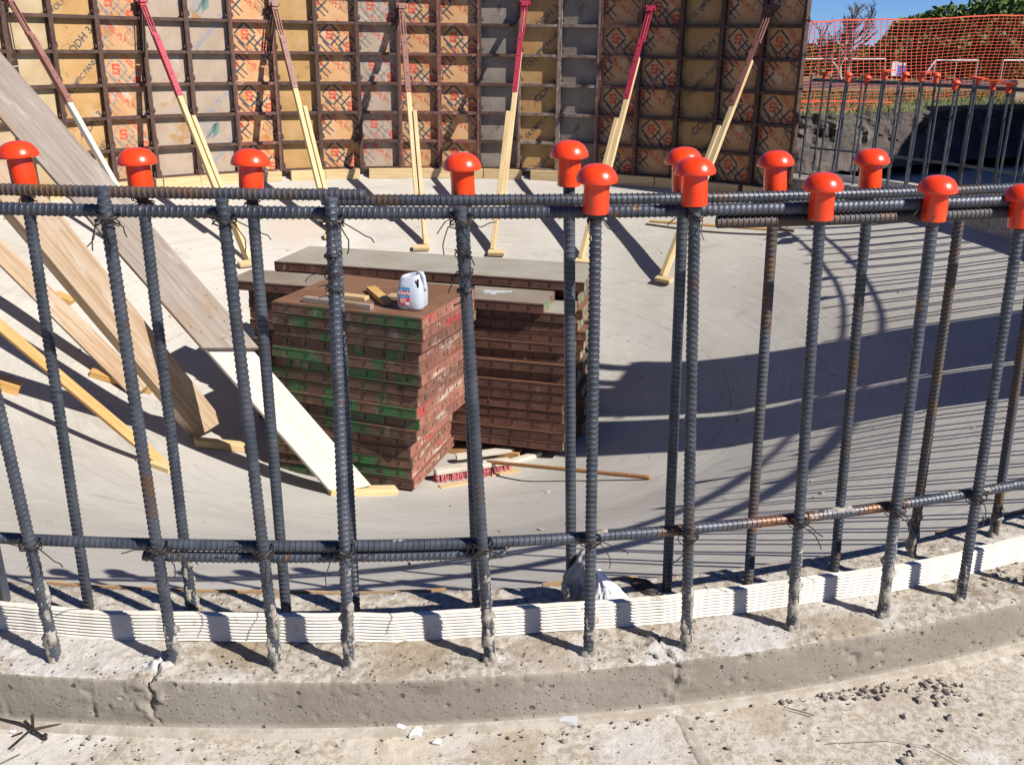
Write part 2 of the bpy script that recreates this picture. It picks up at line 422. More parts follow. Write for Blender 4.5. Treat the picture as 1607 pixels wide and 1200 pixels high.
def grid_mesh(name, V, mats, wrap=False, smooth=True, mi=None):
    """V: rows x columns x 3"""
    a, b = V.shape[:2]
    idx = np.arange(a * b).reshape(a, b)
    if wrap: idx = np.concatenate([idx, idx[:, :1]], 1)
    q = np.stack([idx[:-1, :-1], idx[:-1, 1:], idx[1:, 1:], idx[1:, :-1]], -1).reshape(-1, 4)
    me = bpy.data.meshes.new(name)
    me.from_pydata(V.reshape(-1, 3).tolist(), [], q.tolist())
    mats = mats if isinstance(mats, (list, tuple)) else [mats]
    for m in mats: me.materials.append(m)
    if mi is not None: me.polygons.foreach_set('material_index', np.asarray(mi, np.int32).reshape(-1))
    if smooth: me.polygons.foreach_set('use_smooth', [True] * len(me.polygons))
    me.update()
    return me

WM = {}
def put(name, data, Mw=None, parent=None):
    o = bpy.data.objects.new(name, data)
    COL.objects.link(o)
    Mw = Mw if Mw is not None else Matrix.Identity(4)
    if parent is not None:
        o.parent = parent
        o.matrix_local = WM[parent.name].inverted() @ Mw
    else:
        o.matrix_world = Mw
    WM[o.name] = Mw.copy()
    return o

def child(name, data, parent, Ml=None):
    """child placed by its matrix in the parent's own frame"""
    return put(name, data, WM[parent.name] @ (Ml if Ml is not None else Matrix.Identity(4)), parent)

def tag(o, label=None, cat=None, group=None, kind=None):
    if label: o['label'] = label
    if cat: o['category'] = cat
    if group: o['group'] = group
    if kind: o['kind'] = kind
    return o

def thing(name, Mw, label, cat, group=None):
    return tag(put(name, None, Mw), label, cat, group)

def frame(origin, x, zhint=(0, 0, 1)):
    x = Vector(x).normalized()
    z = Vector(zhint)
    z = (z - x * z.dot(x)).normalized()
    y = z.cross(x)
    return Matrix(((x.x, y.x, z.x, origin[0]), (x.y, y.y, z.y, origin[1]), (x.z, y.z, z.z, origin[2]), (0, 0, 0, 1)))

_bc = {}
def beam_mesh(L, wd, th, mat, bevel=.002, cutA=0, cutB=0, name='board'):
    """board along +x from 0 to L, width along y, thickness along z; cut = end bevel shift"""
    key = (round(L, 3), wd, th, mat.name, cutA, cutB)
    if key in _bc: return _bc[key]
    bm = bmesh.new()
    P = []
    for sx in (0, 1):
        for sy in (-.5, .5):
            for sz in (-.5, .5):
                x = L * sx + (cutA if sx == 0 else cutB) * sy * 2
                P.append(bm.verts.new((x, sy * wd, sz * th)))
    for f in ((0, 1, 3, 2), (4, 6, 7, 5), (0, 4, 5, 1), (2, 3, 7, 6), (0, 2, 6, 4), (1, 5, 7, 3)):
        bm.faces.new([P[i] for i in f])
    bmesh.ops.recalc_face_normals(bm, faces=bm.faces)
    if bevel: bmesh.ops.bevel(bm, geom=list(bm.edges), offset=bevel, segments=1, affect='EDGES')
    me = bpy.data.meshes.new(name)
    bm.to_mesh(me); bm.free()
    me.materials.append(mat)
    _bc[key] = me
    return me

def beam(name, A, B, wd, th, mat, zhint=(0, 0, 1), parent=None, **k):
    A = Vector(A); B = Vector(B)
    return put(name, beam_mesh((B - A).length, wd, th, mat, name=name, **k), frame(A, B - A, zhint), parent)

ORD = ['first', 'second', 'third', 'fourth', 'fifth', 'sixth', 'seventh', 'eighth', 'ninth', 'tenth', 'eleventh', 'twelfth', 'thirteenth', 'fourteenth', 'fifteenth', 'sixteenth', 'seventeenth', 'eighteenth', 'nineteenth', 'twentieth', 'twenty-first', 'twenty-second', 'twenty-third', 'twenty-fourth', 'twenty-fifth', 'twenty-sixth', 'twenty-seventh', 'twenty-eighth', 'twenty-ninth', 'thirtieth']

holes(MT['curbface'], 62, .08, .34, (.085, .07, .055))
holes(MT['curbface'], 190, .14, .36, (.10, .085, .07), .002)
holes(MT['curbface'], 26, .05, .22, (.36, .335, .30), .002)
holes(MT['curbtop'], 110, .18, .38, (.13, .105, .08))
holes(MT['slab'], 100, .07, .36, (.17, .14, .105))
holes(MT['slab'], 230, .10, .36, (.20, .165, .125), .002)
holes(MT['bowl'], 22, .03, .10, (.20, .18, .16), .002)
blobs(MT['curbtop'], [(on_z((110, 1010), 0), .16, (.49, .475, .455)), (on_z((250, 1030), 0), .05, (.53, .525, .52)), (on_z((1040, 1030), 0), .05, (.50, .495, .49)), (on_z((1190, 1005), 0), .10, (.47, .46, .45)),
                      (on_z((380, 1020), 0), .07, (.245, .19, .125)), (on_z((640, 1035), 0), .09, (.26, .205, .14)), (on_z((850, 1030), 0), .07, (.27, .215, .15)), (on_z((1330, 985), 0), .08, (.28, .23, .16))], .7)
blobs(MT['slab'], [(on_z((60, 1165), SLAB_Z), .14, (.52, .50, .47)), (on_z((1010, 1160), SLAB_Z), .10, (.47, .455, .44)), (on_z((620, 1170), SLAB_Z), .08, (.46, .40, .31)),
                   (on_z((1200, 1130), SLAB_Z), .06, (.30, .245, .175)), (on_z((1400, 1090), SLAB_Z), .07, (.31, .265, .21)), (on_z((800, 1180), SLAB_Z), .07, (.29, .235, .165))], .6)

# ------------------------------------------------------------------ setting: bowl floor
def build_floor():
    rs = np.concatenate([np.linspace(.001, FLAT_R - .03, 24), [FLAT_R - .012, FLAT_R - .004, FLAT_R + .002, FLAT_R + .015], np.linspace(FLAT_R + .06, RIM_R, 50)])
    az = np.radians(np.arange(0, 360, 1.0))
    Rg, A = np.meshgrid(rs, az, indexing='ij')
    Z = floor_prof(Rg)
    X = CEN.x + Rg * np.cos(A); Y = CEN.y + Rg * np.sin(A)
    Z = Z + (fbm(X * 1.6, Y * 1.6, seed=3) - .5) * .012
    me = grid_mesh('floor', np.stack([X, Y, Z], -1), MT['bowl'], wrap=True)
    tag(put('floor', me), kind='structure')
    # two pours: the flat bottom is a cleaner, greyer concrete; water stains lie on the slope at the left
    m = MT['bowl']; nt = m.node_tree; b = nt.nodes['Principled BSDF']
    col = b.inputs['Base Color'].links[0].from_socket
    g = nt.nodes.new('ShaderNodeTexCoord').outputs['Object']
    sp = nt.nodes.new('ShaderNodeVectorMath'); sp.operation = 'SUBTRACT'
    nt.links.new(g, sp.inputs[0]); sp.inputs[1].default_value = (RING[0], RING[1], FLAT_Z)
    ln = nt.nodes.new('ShaderNodeVectorMath'); ln.operation = 'LENGTH'
    fl2 = nt.nodes.new('ShaderNodeVectorMath'); fl2.operation = 'MULTIPLY'; fl2.inputs[1].default_value = (1, 1, 0)
    nt.links.new(sp.outputs[0], fl2.inputs[0])
    nt.links.new(fl2.outputs[0], ln.inputs[0])
    lt = _ramp(nt, ln.outputs['Value'], FLAT_R + .006, FLAT_R - .006)
    mul = nt.nodes.new('ShaderNodeMath'); mul.operation = 'MULTIPLY'
    nt.links.new(lt, mul.inputs[0]); mul.inputs[1].default_value = .35
    col = _mix(nt, mul.outputs[0], col, (.40, .385, .36))
    # trowel sweeps run round the bowl
    xyz = nt.nodes.new('ShaderNodeSeparateXYZ'); nt.links.new(sp.outputs[0], xyz.inputs[0])
    at2 = nt.nodes.new('ShaderNodeMath'); at2.operation = 'ARCTAN2'
    nt.links.new(xyz.outputs[1], at2.inputs[0]); nt.links.new(xyz.outputs[0], at2.inputs[1])
    cmb = nt.nodes.new('ShaderNodeCombineXYZ')
    for src, k, dst in ((at2.outputs[0], 3.0, 0), (ln.outputs['Value'], 16.0, 1)):
        mm = nt.nodes.new('ShaderNodeMath'); mm.operation = 'MULTIPLY'; mm.inputs[1].default_value = k
        nt.links.new(src, mm.inputs[0]); nt.links.new(mm.outputs[0], cmb.inputs[dst])
    for sc, lo, hi, amt, c in ((1.6, .50, .68, .45, (.29, .27, .24)), (3.7, .54, .64, .42, (.50, .48, .44)), (9, .60, .68, .45, (.26, .24, .21))):
        mf = nt.nodes.new('ShaderNodeMath'); mf.operation = 'MULTIPLY'; mf.inputs[1].default_value = amt
        nt.links.new(_ramp(nt, _noise(nt, cmb.outputs[0], sc, 6, .65), lo, hi), mf.inputs[0])
        col = _mix(nt, mf.outputs[0], col, c)
    # the joint round it
    dl = nt.nodes.new('ShaderNodeMath'); dl.operation = 'SUBTRACT'; dl.inputs[1].default_value = FLAT_R
    nt.links.new(ln.outputs['Value'], dl.inputs[0])
    ab = nt.nodes.new('ShaderNodeMath'); ab.operation = 'ABSOLUTE'; nt.links.new(dl.outputs[0], ab.inputs[0])
    wb = nt.nodes.new('ShaderNodeMath'); wb.operation = 'MULTIPLY_ADD'; wb.inputs[1].default_value = .03
    nt.links.new(_noise(nt, g, 14, 4), wb.inputs[0]); nt.links.new(ab.outputs[0], wb.inputs[2])
    jf = nt.nodes.new('ShaderNodeMath'); jf.operation = 'MULTIPLY'; jf.inputs[1].default_value = .5
    nt.links.new(_ramp(nt, wb.outputs[0], .024, .014), jf.inputs[0])
    col = _mix(nt, jf.outputs[0], col, (.24, .22, .20))
    for px, rad, c in (((170, 655), .22, (.30, .28, .25)), ((300, 820), .25, (.45, .42, .37)), ((900, 790), .35, (.36, .345, .32)), ((470, 360), .3, (.40, .33, .26))):
        X0 = on_floor(px)
        d = nt.nodes.new('ShaderNodeVectorMath'); d.operation = 'SUBTRACT'
        nt.links.new(g, d.inputs[0]); d.inputs[1].default_value = X0
        l2 = nt.nodes.new('ShaderNodeVectorMath'); l2.operation = 'LENGTH'
        nt.links.new(d.outputs[0], l2.inputs[0])
        ad = nt.nodes.new('ShaderNodeMath'); ad.operation = 'MULTIPLY_ADD'
        nt.links.new(_noise(nt, g, 5, 4), ad.inputs[0]); ad.inputs[1].default_value = rad * 1.6
        nt.links.new(l2.outputs['Value'], ad.inputs[2])
        f = _ramp(nt, ad.outputs[0], rad * 1.75, rad * 1.45)
        m2 = nt.nodes.new('ShaderNodeMath'); m2.operation = 'MULTIPLY'
        nt.links.new(f, m2.inputs[0]); m2.inputs[1].default_value = .55
        col = _mix(nt, m2.outputs[0], col, c)
    nt.links.new(col, b.inputs['Base Color'])
build_floor()

# ------------------------------------------------------------------ setting: curb and slab
AZ_N0, AZ_N1 = -122.0, -48.0
cracks = [(az_of(on_z((250, 1050), 0)), 1.0), (az_of(on_z((1048, 1030), 0)), .75)]

def azimuths():
    fine = np.arange(AZ_N0, AZ_N1, .055)
    return np.concatenate([fine, np.arange(AZ_N1, AZ_N0 + 360, 1.0)])

def build_curb():
    az = azimuths()
    prof = [(R_IN, -.25), (R_IN, -.05), (R_IN, -.006), (R_IN + .004, 0)]
    prof += [(r, 0) for r in np.arange(R_IN + .012, R_OUT - .012, .0055)]
    prof += [(R_OUT - .006, -.0003), (R_OUT - .0025, -.0010), (R_OUT - .0006, -.0028), (R_OUT, -.006)]
    prof += [(R_OUT, z) for z in np.arange(-.014, SLAB_Z + .012, -.0045)]
    prof += [(R_OUT + .001, SLAB_Z + .012), (R_OUT + .003, SLAB_Z + .009), (R_OUT + .010, SLAB_Z + .007), (R_OUT + .020, SLAB_Z + .006), (R_OUT + .022, SLAB_Z - .02)]
    P = np.array(prof)
    n = len(P)
    A = np.radians(az)[:, None]
    r = np.repeat(P[None, :, 0], len(az), 0); z = np.repeat(P[None, :, 1], len(az), 0)
    arc = A * R_OUT * np.ones_like(r)
    s = np.concatenate([[0], np.cumsum(np.hypot(np.diff(P[:, 0]), np.diff(P[:, 1])))])[None, :] * np.ones_like(r)
    top = ((P[:, 1] > -.004) & (P[:, 0] > R_IN))[None, :] * np.ones_like(r)
    face = ((P[:, 1] < -.004) & (P[:, 0] > R_OUT - .003) & (P[:, 1] > SLAB_Z + .012))[None, :] * np.ones_like(r)
    near = ((az > AZ_N0) & (az < AZ_N1))[:, None] * np.ones_like(r)
    rough = fbm(arc * 9, s * 9, seed=11) - .5
    fine = fbm(arc * 60, s * 60, seed=12, oct=3) - .5
    chunky = np.maximum(0, fbm(arc * 34, s * 34, seed=13, oct=3) - .60)
    z += top * near * (rough * .0028 + fine * .0024 + chunky * .012)
    pits = np.maximum(0, vnoise(arc * 70, s * 70, seed=21) - .80) * np.maximum(0, vnoise(arc * 15, s * 15, seed=22) - .35)
    r += face * near * ((fbm(arc * 3, s * 8, seed=23) - .5) * .0016 + fine * .0012 - pits * .09)
    # ragged outer top edge
    edge = np.exp(-((P[:, 0] - R_OUT) ** 2 + (P[:, 1]) ** 2) / .014 ** 2)[None, :]
    bite = np.maximum(0, fbm(arc * 18, arc * 0, seed=31) - .50) * 2 + np.maximum(0, fbm(arc * 60, arc * 0, seed=32) - .55) * 1.2
    r -= edge * near * bite * .006
    z -= edge * near * bite * .006
    for a0, k in cracks:
        off = (fbm(s * 16, s * 0 + a0, seed=41) - .5) * .07
        d = arc - (math.radians(a0) * R_OUT) - off
        sel = (P[:, 0] > R_OUT - .085)[None, :] * near * k
        cut = np.exp(-(d / .0028) ** 2)
        rub = np.exp(-((d) / .028) ** 2) * (np.maximum(0, fbm(arc * 48, s * 48, seed=43, oct=3) - .46))
        z += sel * top * (rub * .05 - cut * .014)
        r += sel * face * (rub * .03 - cut * .012) * np.clip((z + .1) / .05, 0, 1)
    V = np.stack([CEN.x + r * np.cos(A), CEN.y + r * np.sin(A), z], -1)
    sm = (s[:-1, :-1] + fbm(arc * 25, s * 25, seed=51)[:-1, :-1] * .008)
    sedge = s[0, np.argmin(np.abs(P[:, 0] - (R_OUT - .0025)) + np.abs(P[:, 1] + .0010))]
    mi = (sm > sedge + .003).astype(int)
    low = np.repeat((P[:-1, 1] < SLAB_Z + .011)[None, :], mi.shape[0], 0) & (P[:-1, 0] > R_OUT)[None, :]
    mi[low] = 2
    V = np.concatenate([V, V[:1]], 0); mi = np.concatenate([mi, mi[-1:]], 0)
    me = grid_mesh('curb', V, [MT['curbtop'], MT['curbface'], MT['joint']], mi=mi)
    tag(put('curb', me), kind='structure')
build_curb()

def build_slab():
    az = azimuths()
    rs = np.concatenate([np.arange(R_OUT + .012, 4.50, .0055), [4.6, 4.8, 5.2, 6, 8, 11, 15]])
    A, Rg = np.meshgrid(np.radians(az), rs, indexing='ij')
    arc = A * R_OUT
    near = ((A > R_(AZ_N0)) & (A < R_(AZ_N1))) & (Rg < 4.5)
    Z = np.full_like(Rg, SLAB_Z)
    h = (fbm(arc * 8, Rg * 8, seed=61) - .5) * .003 + (fbm(arc * 50, Rg * 50, seed=62, oct=3) - .5) * .002 + np.maximum(0, fbm(arc * 30, Rg * 30, seed=63) - .64) * .012
    Z = Z + near * h
    V = np.stack([CEN.x + Rg * np.cos(A), CEN.y + Rg * np.sin(A), Z], -1)
    V = np.concatenate([V, V[:1]], 0)
    tag(put('slab', grid_mesh('slab', V, MT['slab'])), kind='structure')
    # joint strips let into the slab
    for p, q in (((213, 1146), (160, 1206)), ((1063, 1108), (1112, 1206))):
        a = on_z(p, SLAB_Z + .002); b = on_z(q, SLAB_Z + .002)
        d = (b - a).normalized(); L = .5; n = 60
        t = np.linspace(0, L, n); ww = np.linspace(-.013, .013, 8)
        T, Wd = np.meshgrid(t, ww, indexing='ij')
        nx, ny = -d.y, d.x
        X = a.x + d.x * T + nx * Wd; Y = a.y + d.y * T + ny * Wd
        Z = SLAB_Z + .0012 + (fbm(X * 40, Y * 40, seed=71) - .5) * .003 - (np.abs(Wd) > .0125) * .002
        tag(put('slab_joint', grid_mesh('slab_joint', np.stack([X, Y, Z], -1), MT['joint'])), kind='structure')
build_slab()

# ------------------------------------------------------------------ setting: earth bank and ground round the dig
BANK_TOP = .46
loop = [(2.68, 9.12), (4.15, 9.92), (5.33, 10.6), (7.4, 11.6), (9.3, 10.8), (10.4, 7), (10.4, 2), (8.5, -3), (3, -5.5), (-3, -5.5), (-7, -3), (-8, 2), (-8, 7), (-6, 10), (-3, 11), (0, 10.9), (1.5, 10.0)]
def resample(pts, step, closed=True):
    P = [np.array(p, float) for p in pts]
    if closed: P = P + [P[0]]
    out = []
    for a, b in zip(P[:-1], P[1:]):
        n = max(1, int(np.linalg.norm(b - a) / step))
        for k in range(n): out.append(a + (b - a) * k / n)
    return np.array(out)

def far_z(d):
    if d < 2: return BANK_TOP
    if d < 32: return BANK_TOP - (d - 2) / 30 * 1.0
    return BANK_TOP - 1.0

def build_bank():
    L = resample(loop, .07)
    ctr = np.array([1.2, 3.5])
    inw = ctr - L; inw /= np.linalg.norm(inw, axis=1)[:, None]
    jag = (fbm(L[:, 0] * 2.2, L[:, 1] * 2.2, seed=81) - .5) * .35
    L = L + inw * jag[:, None]
    rows = []
    hs = np.linspace(0, 1, 22)
    for k, h in enumerate(hs):
        z = BANK_TOP - h * (BANK_TOP - .0)
        off = .62 * h ** 2
        q = L + inw * off
        n = (fbm(L[:, 0] * 4 + 9, L[:, 1] * 4, np.full(len(L), h * 2.4), seed=82) - .5) * .50 * math.sin(math.pi * min(1, h + .12))
        n2 = (fbm(L[:, 0] * 14, L[:, 1] * 14, np.full(len(L), h * 8), seed=83) - .5) * .14
        q = q + inw * (n + n2)[:, None]
        rows.append(np.concatenate([q, np.full((len(L), 1), z) + (n2 * .5)[:, None]], 1))
    tag(put('earth_bank', grid_mesh('earth_bank', np.stack(rows, 0), MT['bank'], wrap=True, smooth=False)), kind='structure')
    top = rows[0]
    rows2 = [top]
    for d in (.15, .4, .9, 1.6, 3, 6, 12, 20, 32, 60, 120, 300, 900):
        q = L - inw * d
        z = np.full((len(L), 1), far_z(d)) + ((fbm(q[:, 0] * 2, q[:, 1] * 2, seed=84) - .5) * .05 * (d < 10))[:, None]
        rows2.append(np.concatenate([q, z], 1))
    tag(put('ground', grid_mesh('ground', np.stack(rows2, 0), MT['ground'], wrap=True)), kind='structure')
build_bank()

def bank_ground(X):
    """ground height beyond the far edge of the dig, by distance from the edge"""
    a = Vector((2.68, 9.12)); n = Vector((-1.55, 2.83)).normalized()
    return far_z(max(0, (Vector((X[0], X[1])) - a).dot(n)))

# ------------------------------------------------------------------ form wall panels
RIBP, NROW, PAN_Z0 = .2585, 8, -.09
R_FORM = 3.87
DAZ = 5.56
AZ_F0 = 43.2
PANW = 2 * R_FORM * math.sin(R_(DAZ / 2)) - .004
PANH = RIBP * NROW
DEP = .055

_txt = {}
def text_geo(s, size, bold=.0):
    key = (s, size, bold)
    if key not in _txt:
        c = bpy.data.curves.new('t', 'FONT')
        c.body = s; c.size = size; c.offset = bold; c.resolution_u = 2
        c.align_x = 'CENTER'; c.align_y = 'CENTER'
        o = bpy.data.objects.new('t', c)
        me = o.to_mesh()
        V = [tuple(v.co) for v in me.vertices]; Fc = [tuple(p.vertices) for p in me.polygons]
        o.to_mesh_clear()
        bpy.data.objects.remove(o); bpy.data.curves.remove(c)
        _txt[key] = (V, Fc)
    return _txt[key]

class Print:
    """flat print in panel coordinates (x across, y up), clipped to the panel"""
    def __init__(s): s.mb = MB()
    def poly(s, pts, mi): s.mb.add([(p[0], p[1], 0) for p in pts], [tuple(range(len(pts)))], mi)
    def line(s, a, b, wd, mi):
        a = Vector(a); b = Vector(b); d = (b - a).normalized(); n = Vector((-d.y, d.x)) * wd / 2
        s.poly([a - n, b - n, b + n, a + n], mi)
    def text(s, t, c, size, ang, mi, bold=0.0, sx=1.0, mirror=False):
        V, Fc = text_geo(t, size, bold)
        ca, sa = math.cos(ang), math.sin(ang)
        k = -1 if mirror else 1
        s.mb.add([(c[0] + ca * x * sx * k - sa * y, c[1] + sa * x * sx * k + ca * y, 0) for x, y, z in V], Fc, mi)
    def ring(s, c, r, wd, mi, n=20):
        for k in range(n):
            q, q2 = 2 * math.pi * k / n, 2 * math.pi * (k + 1) / n
            s.poly([(c[0] + (r + e) * math.cos(t), c[1] + (r + e) * math.sin(t)) for e, t in ((-wd / 2, q), (-wd / 2, q2), (wd / 2, q2), (wd / 2, q))], mi)
    def ess(s, c, h, mi):
        t = h * .2; wv = h * .78
        def rc(x0, y0, x1, y1): s.poly([(c[0] + x0, c[1] + y0), (c[0] + x1, c[1] + y0), (c[0] + x1, c[1] + y1), (c[0] + x0, c[1] + y1)], mi)
        a, b = -wv / 2, wv / 2
        rc(a, h / 2 - t, b, h / 2); rc(a, -t / 2, b, t / 2); rc(a, -h / 2, b, -h / 2 + t)
        rc(a, t / 2, a + t * 1.2, h / 2 - t); rc(b - t * 1.2, -h / 2 + t, b, -t / 2)
        rc(a, -h / 2 + t, a + t, -h / 2 + t * 1.5); rc(b - t, h / 2 - t * 1.5, b, h / 2 - t)
    def diamond(s, c, dark, red):
        R = .098
        for k in range(4):
            q = math.pi / 2 * k; q2 = q + math.pi / 2
            A = Vector((R * math.cos(q), R * math.sin(q))); B = Vector((R * math.cos(q2), R * math.sin(q2)))
            s.line(Vector(c) + A.lerp(B, .07), Vector(c) + A.lerp(B, .93), .017, dark)
        s.ess(c, .082, red)
    def build(s, mats, hw, h):
        bm = bmesh.new()
        me = s.mb.mesh('p', mats); bm.from_mesh(me); bpy.data.meshes.remove(me)
        for co, no in (((hw, 0, 0), (1, 0, 0)), ((-hw, 0, 0), (-1, 0, 0)), ((0, h, 0), (0, 1, 0)), ((0, .01, 0), (0, -1, 0))):
            bmesh.ops.bisect_plane(bm, geom=bm.verts[:] + bm.edges[:] + bm.faces[:], plane_co=co, plane_no=no, clear_outer=True)
        me = bpy.data.meshes.new('print')
        # stand it up: x across, z up
        for v in bm.verts: v.co = (-v.co.x, 0, v.co.y)
        bm.to_mesh(me); bm.free()
        for m in mats: me.materials.append(m)
        return me

def print_mesh(kind, seed):
    rnd = random.Random(seed)
    p = Print()
    hw = PANW / 2 - .014
    P2 = 2 * RIBP
    ph = rnd.choice((0, .5)) * P2 + rnd.uniform(-.02, .02)
    if kind in ('S', 'Sf'):
        mats = [MT['ink_dark'] if kind == 'S' else MT['ink_faint'], MT['ink_red'], MT['ink_brown'], MT['ink_blue']]
        for k in range(-1, 6):
            y = k * P2 + ph
            for dx, dy in ((-.055, .135), (.115, .03), (-.165, -.095), (.225, -.20)):
                p.diamond((dx, y + dy), 0, 1)
            for dx, dy in ((.03, .085), (-.065, .02), (.15, -.08), (-.11, -.15)):
                p.line((dx - .055, y + dy + .06), (dx + .055, y + dy - .05), .010, 0)
                p.line((dx - .085, y + dy + .03), (dx + .025, y + dy - .08), .010, 0)
            p.text('STEEL-PLY', (.085, y + .165), .052, -math.pi / 4, 1, .0012)
            p.text('STEEL-PLY', (-.03, y - .09), .052, -math.pi / 4, 1, .0012)
            p.text('PLY', (-.03, y + .02), .04, -math.pi / 4, 1, .001)
            c = (.115, y - .135)
            p.ring(c, .062, .009, 2); p.ring(c, .045, .004, 2)
            p.line((c[0] - .04, c[1] + .04), (c[0] + .04, c[1] - .04), .005, 2)
            p.line((c[0] - .03, c[1] - .02), (c[0] + .03, c[1] + .02), .004, 2)
            p.poly([(c[0] - .012, c[1] - .03), (c[0] + .004, c[1] - .03), (c[0] - .004, c[1] - .012)], 0)
    elif kind in ('O', 'Of'):
        mats = [MT['ink_dark'], MT['ink_brown']]
        for k in range(-1, 6):
            y = k * P2 * 1.25 + ph
            p.text('OLYMPIC PANEL', (.03, y + .20), .062, math.pi / 4, 0, .0008, .9)
            p.line((-.16, y - .06), (.2, y + .30), .003, 1)
            p.line((-.02, y - .14), (.18, y + .06), .003, 1)
            p.text('ODH 3', (.06, y - .17), .085, math.pi / 4, 0, .001)
            for q in range(2):
                x0 = -.10 + q * .06
                p.line((x0, y + .33), (x0, y + .43), .004, 1); p.line((x0, y + .43), (x0 + .06, y + .45), .004, 1); p.line((x0 + .06, y + .45), (x0 + .06, y + .36), .004, 1)
    elif kind in ('B', 'Bf'):
        mats = [MT['ink_blue'] if kind == 'B' else MT['ink_faint'], MT['ink_green'] if kind == 'B' else MT['ink_faint']]
        for k in range(-1, 4):
            y = k * P2 * 2.0 + .02
            p.text('Pacific Wood', (.01, y + .56), .085, math.pi / 4, 0, .001)
            p.text('Laminates, Inc.', (.03, y + .16), .085, math.pi / 4, 0, .001)
            for q in range(9):
                b = q * .014
                p.line((-.14 + b, y + .30 - b * .2), (-.08 + b, y + .43 - b * .2), .006, 0)
                p.line((-.09 + b * .7, y + .28 + b * .6), (-.02 + b * .5, y + .40 + b * .4), .005, 1)
            p.poly([(-.03, y + .29), (.03, y + .33), (.035, y + .42), (-.02, y + .40)], 1)
    else:
        return None
    return p.build(mats, hw, PANH - .01)

def panel_parts(fr, wbolt=True):
    """shared meshes of one panel frame in the panel's own axes: x across, y towards the tank centre, z up"""
    W2 = PANW / 2
    rail = MB()
    rail.box((0, DEP / 2 - .0095, PANH / 2), (.012, DEP + .021, PANH))
    rail.box((0, DEP - .004, PANH / 2), (.026, .008, PANH - .004))
    rib = MB()
    rib.box((0, DEP * .45, 0), (PANW - .030, DEP * .88, .010))
    rib.box((0, DEP * .87, -.010), (PANW - .034, .006, .022))
    for sx in (-1, 1): rib.box((sx * (W2 - .05), DEP * .4, -.012), (.05, .004, .020))
    bolt = MB()
    for k in range(NROW):
        for z in (k * RIBP + .035,):
            bolt.box((-.002, DEP * .72, z), (.075, .007, .010)); bolt.box((-.028, DEP * .72, z + .006), (.008, .014, .045)); bolt.box((.03, DEP * .72, z), (.008, .012, .028))
    return rail.mesh('side_rail', fr), rib.mesh('cross_rib', fr), bolt.mesh('wedge_bolts', MT['frame'])

FRM = {k: panel_parts(MT[k]) for k in ('frame', 'frame_red', 'frame_grey')}
PLYM = {}
def ply_mesh(m):
    if m not in PLYM:
        b = MB(); b.box((0, -.009, PANH / 2), (PANW - .026, .018, PANH - .003)); PLYM[m] = b.mesh('plywood_face', MT[m])
    return PLYM[m]

def form_panel(az, ply, fr, pr, seed, label, group, rows=NROW, zs=1.0):
    c = cyl(R_FORM * math.cos(R_(DAZ / 2)), az, PAN_Z0)
    inw = Vector((-math.cos(R_(az)), -math.sin(R_(az)), 0))
    Mw = frame(c, inw.cross(Vector((0, 0, 1))))            # x across, y inward, z up
    if (Mw.to_3x3() @ Vector((0, 1, 0))).dot(inw) < 0: Mw = frame(c, -inw.cross(Vector((0, 0, 1))))
    Mw = Mw @ Matrix.Diagonal((1, 1, zs, 1))
    t = thing('form_panel', Mw, label, 'form panel', group)
    rail, rib, bolt = FRM[fr]
    child('plywood_face', ply_mesh(ply), t)
    child('side_rail', rail, t, Matrix.Translation((-PANW / 2 + .0065, 0, 0)))
    child('side_rail', rail, t, Matrix.Translation((PANW / 2 - .0065, 0, 0)))
    for k in range(rows + 1):
        child('cross_rib', rib, t, Matrix.Translation((0, 0, min(max(k * RIBP, .008), PANH - .006))))
    tag(child('wedge_bolts', bolt, t, Matrix.Translation((-PANW / 2, 0, 0))), kind='stuff')
    pm = print_mesh(pr, seed)
    if pm: tag(child('print', pm, t, Matrix.Translation((0, .0015, 0))), kind='stuff')
    return t

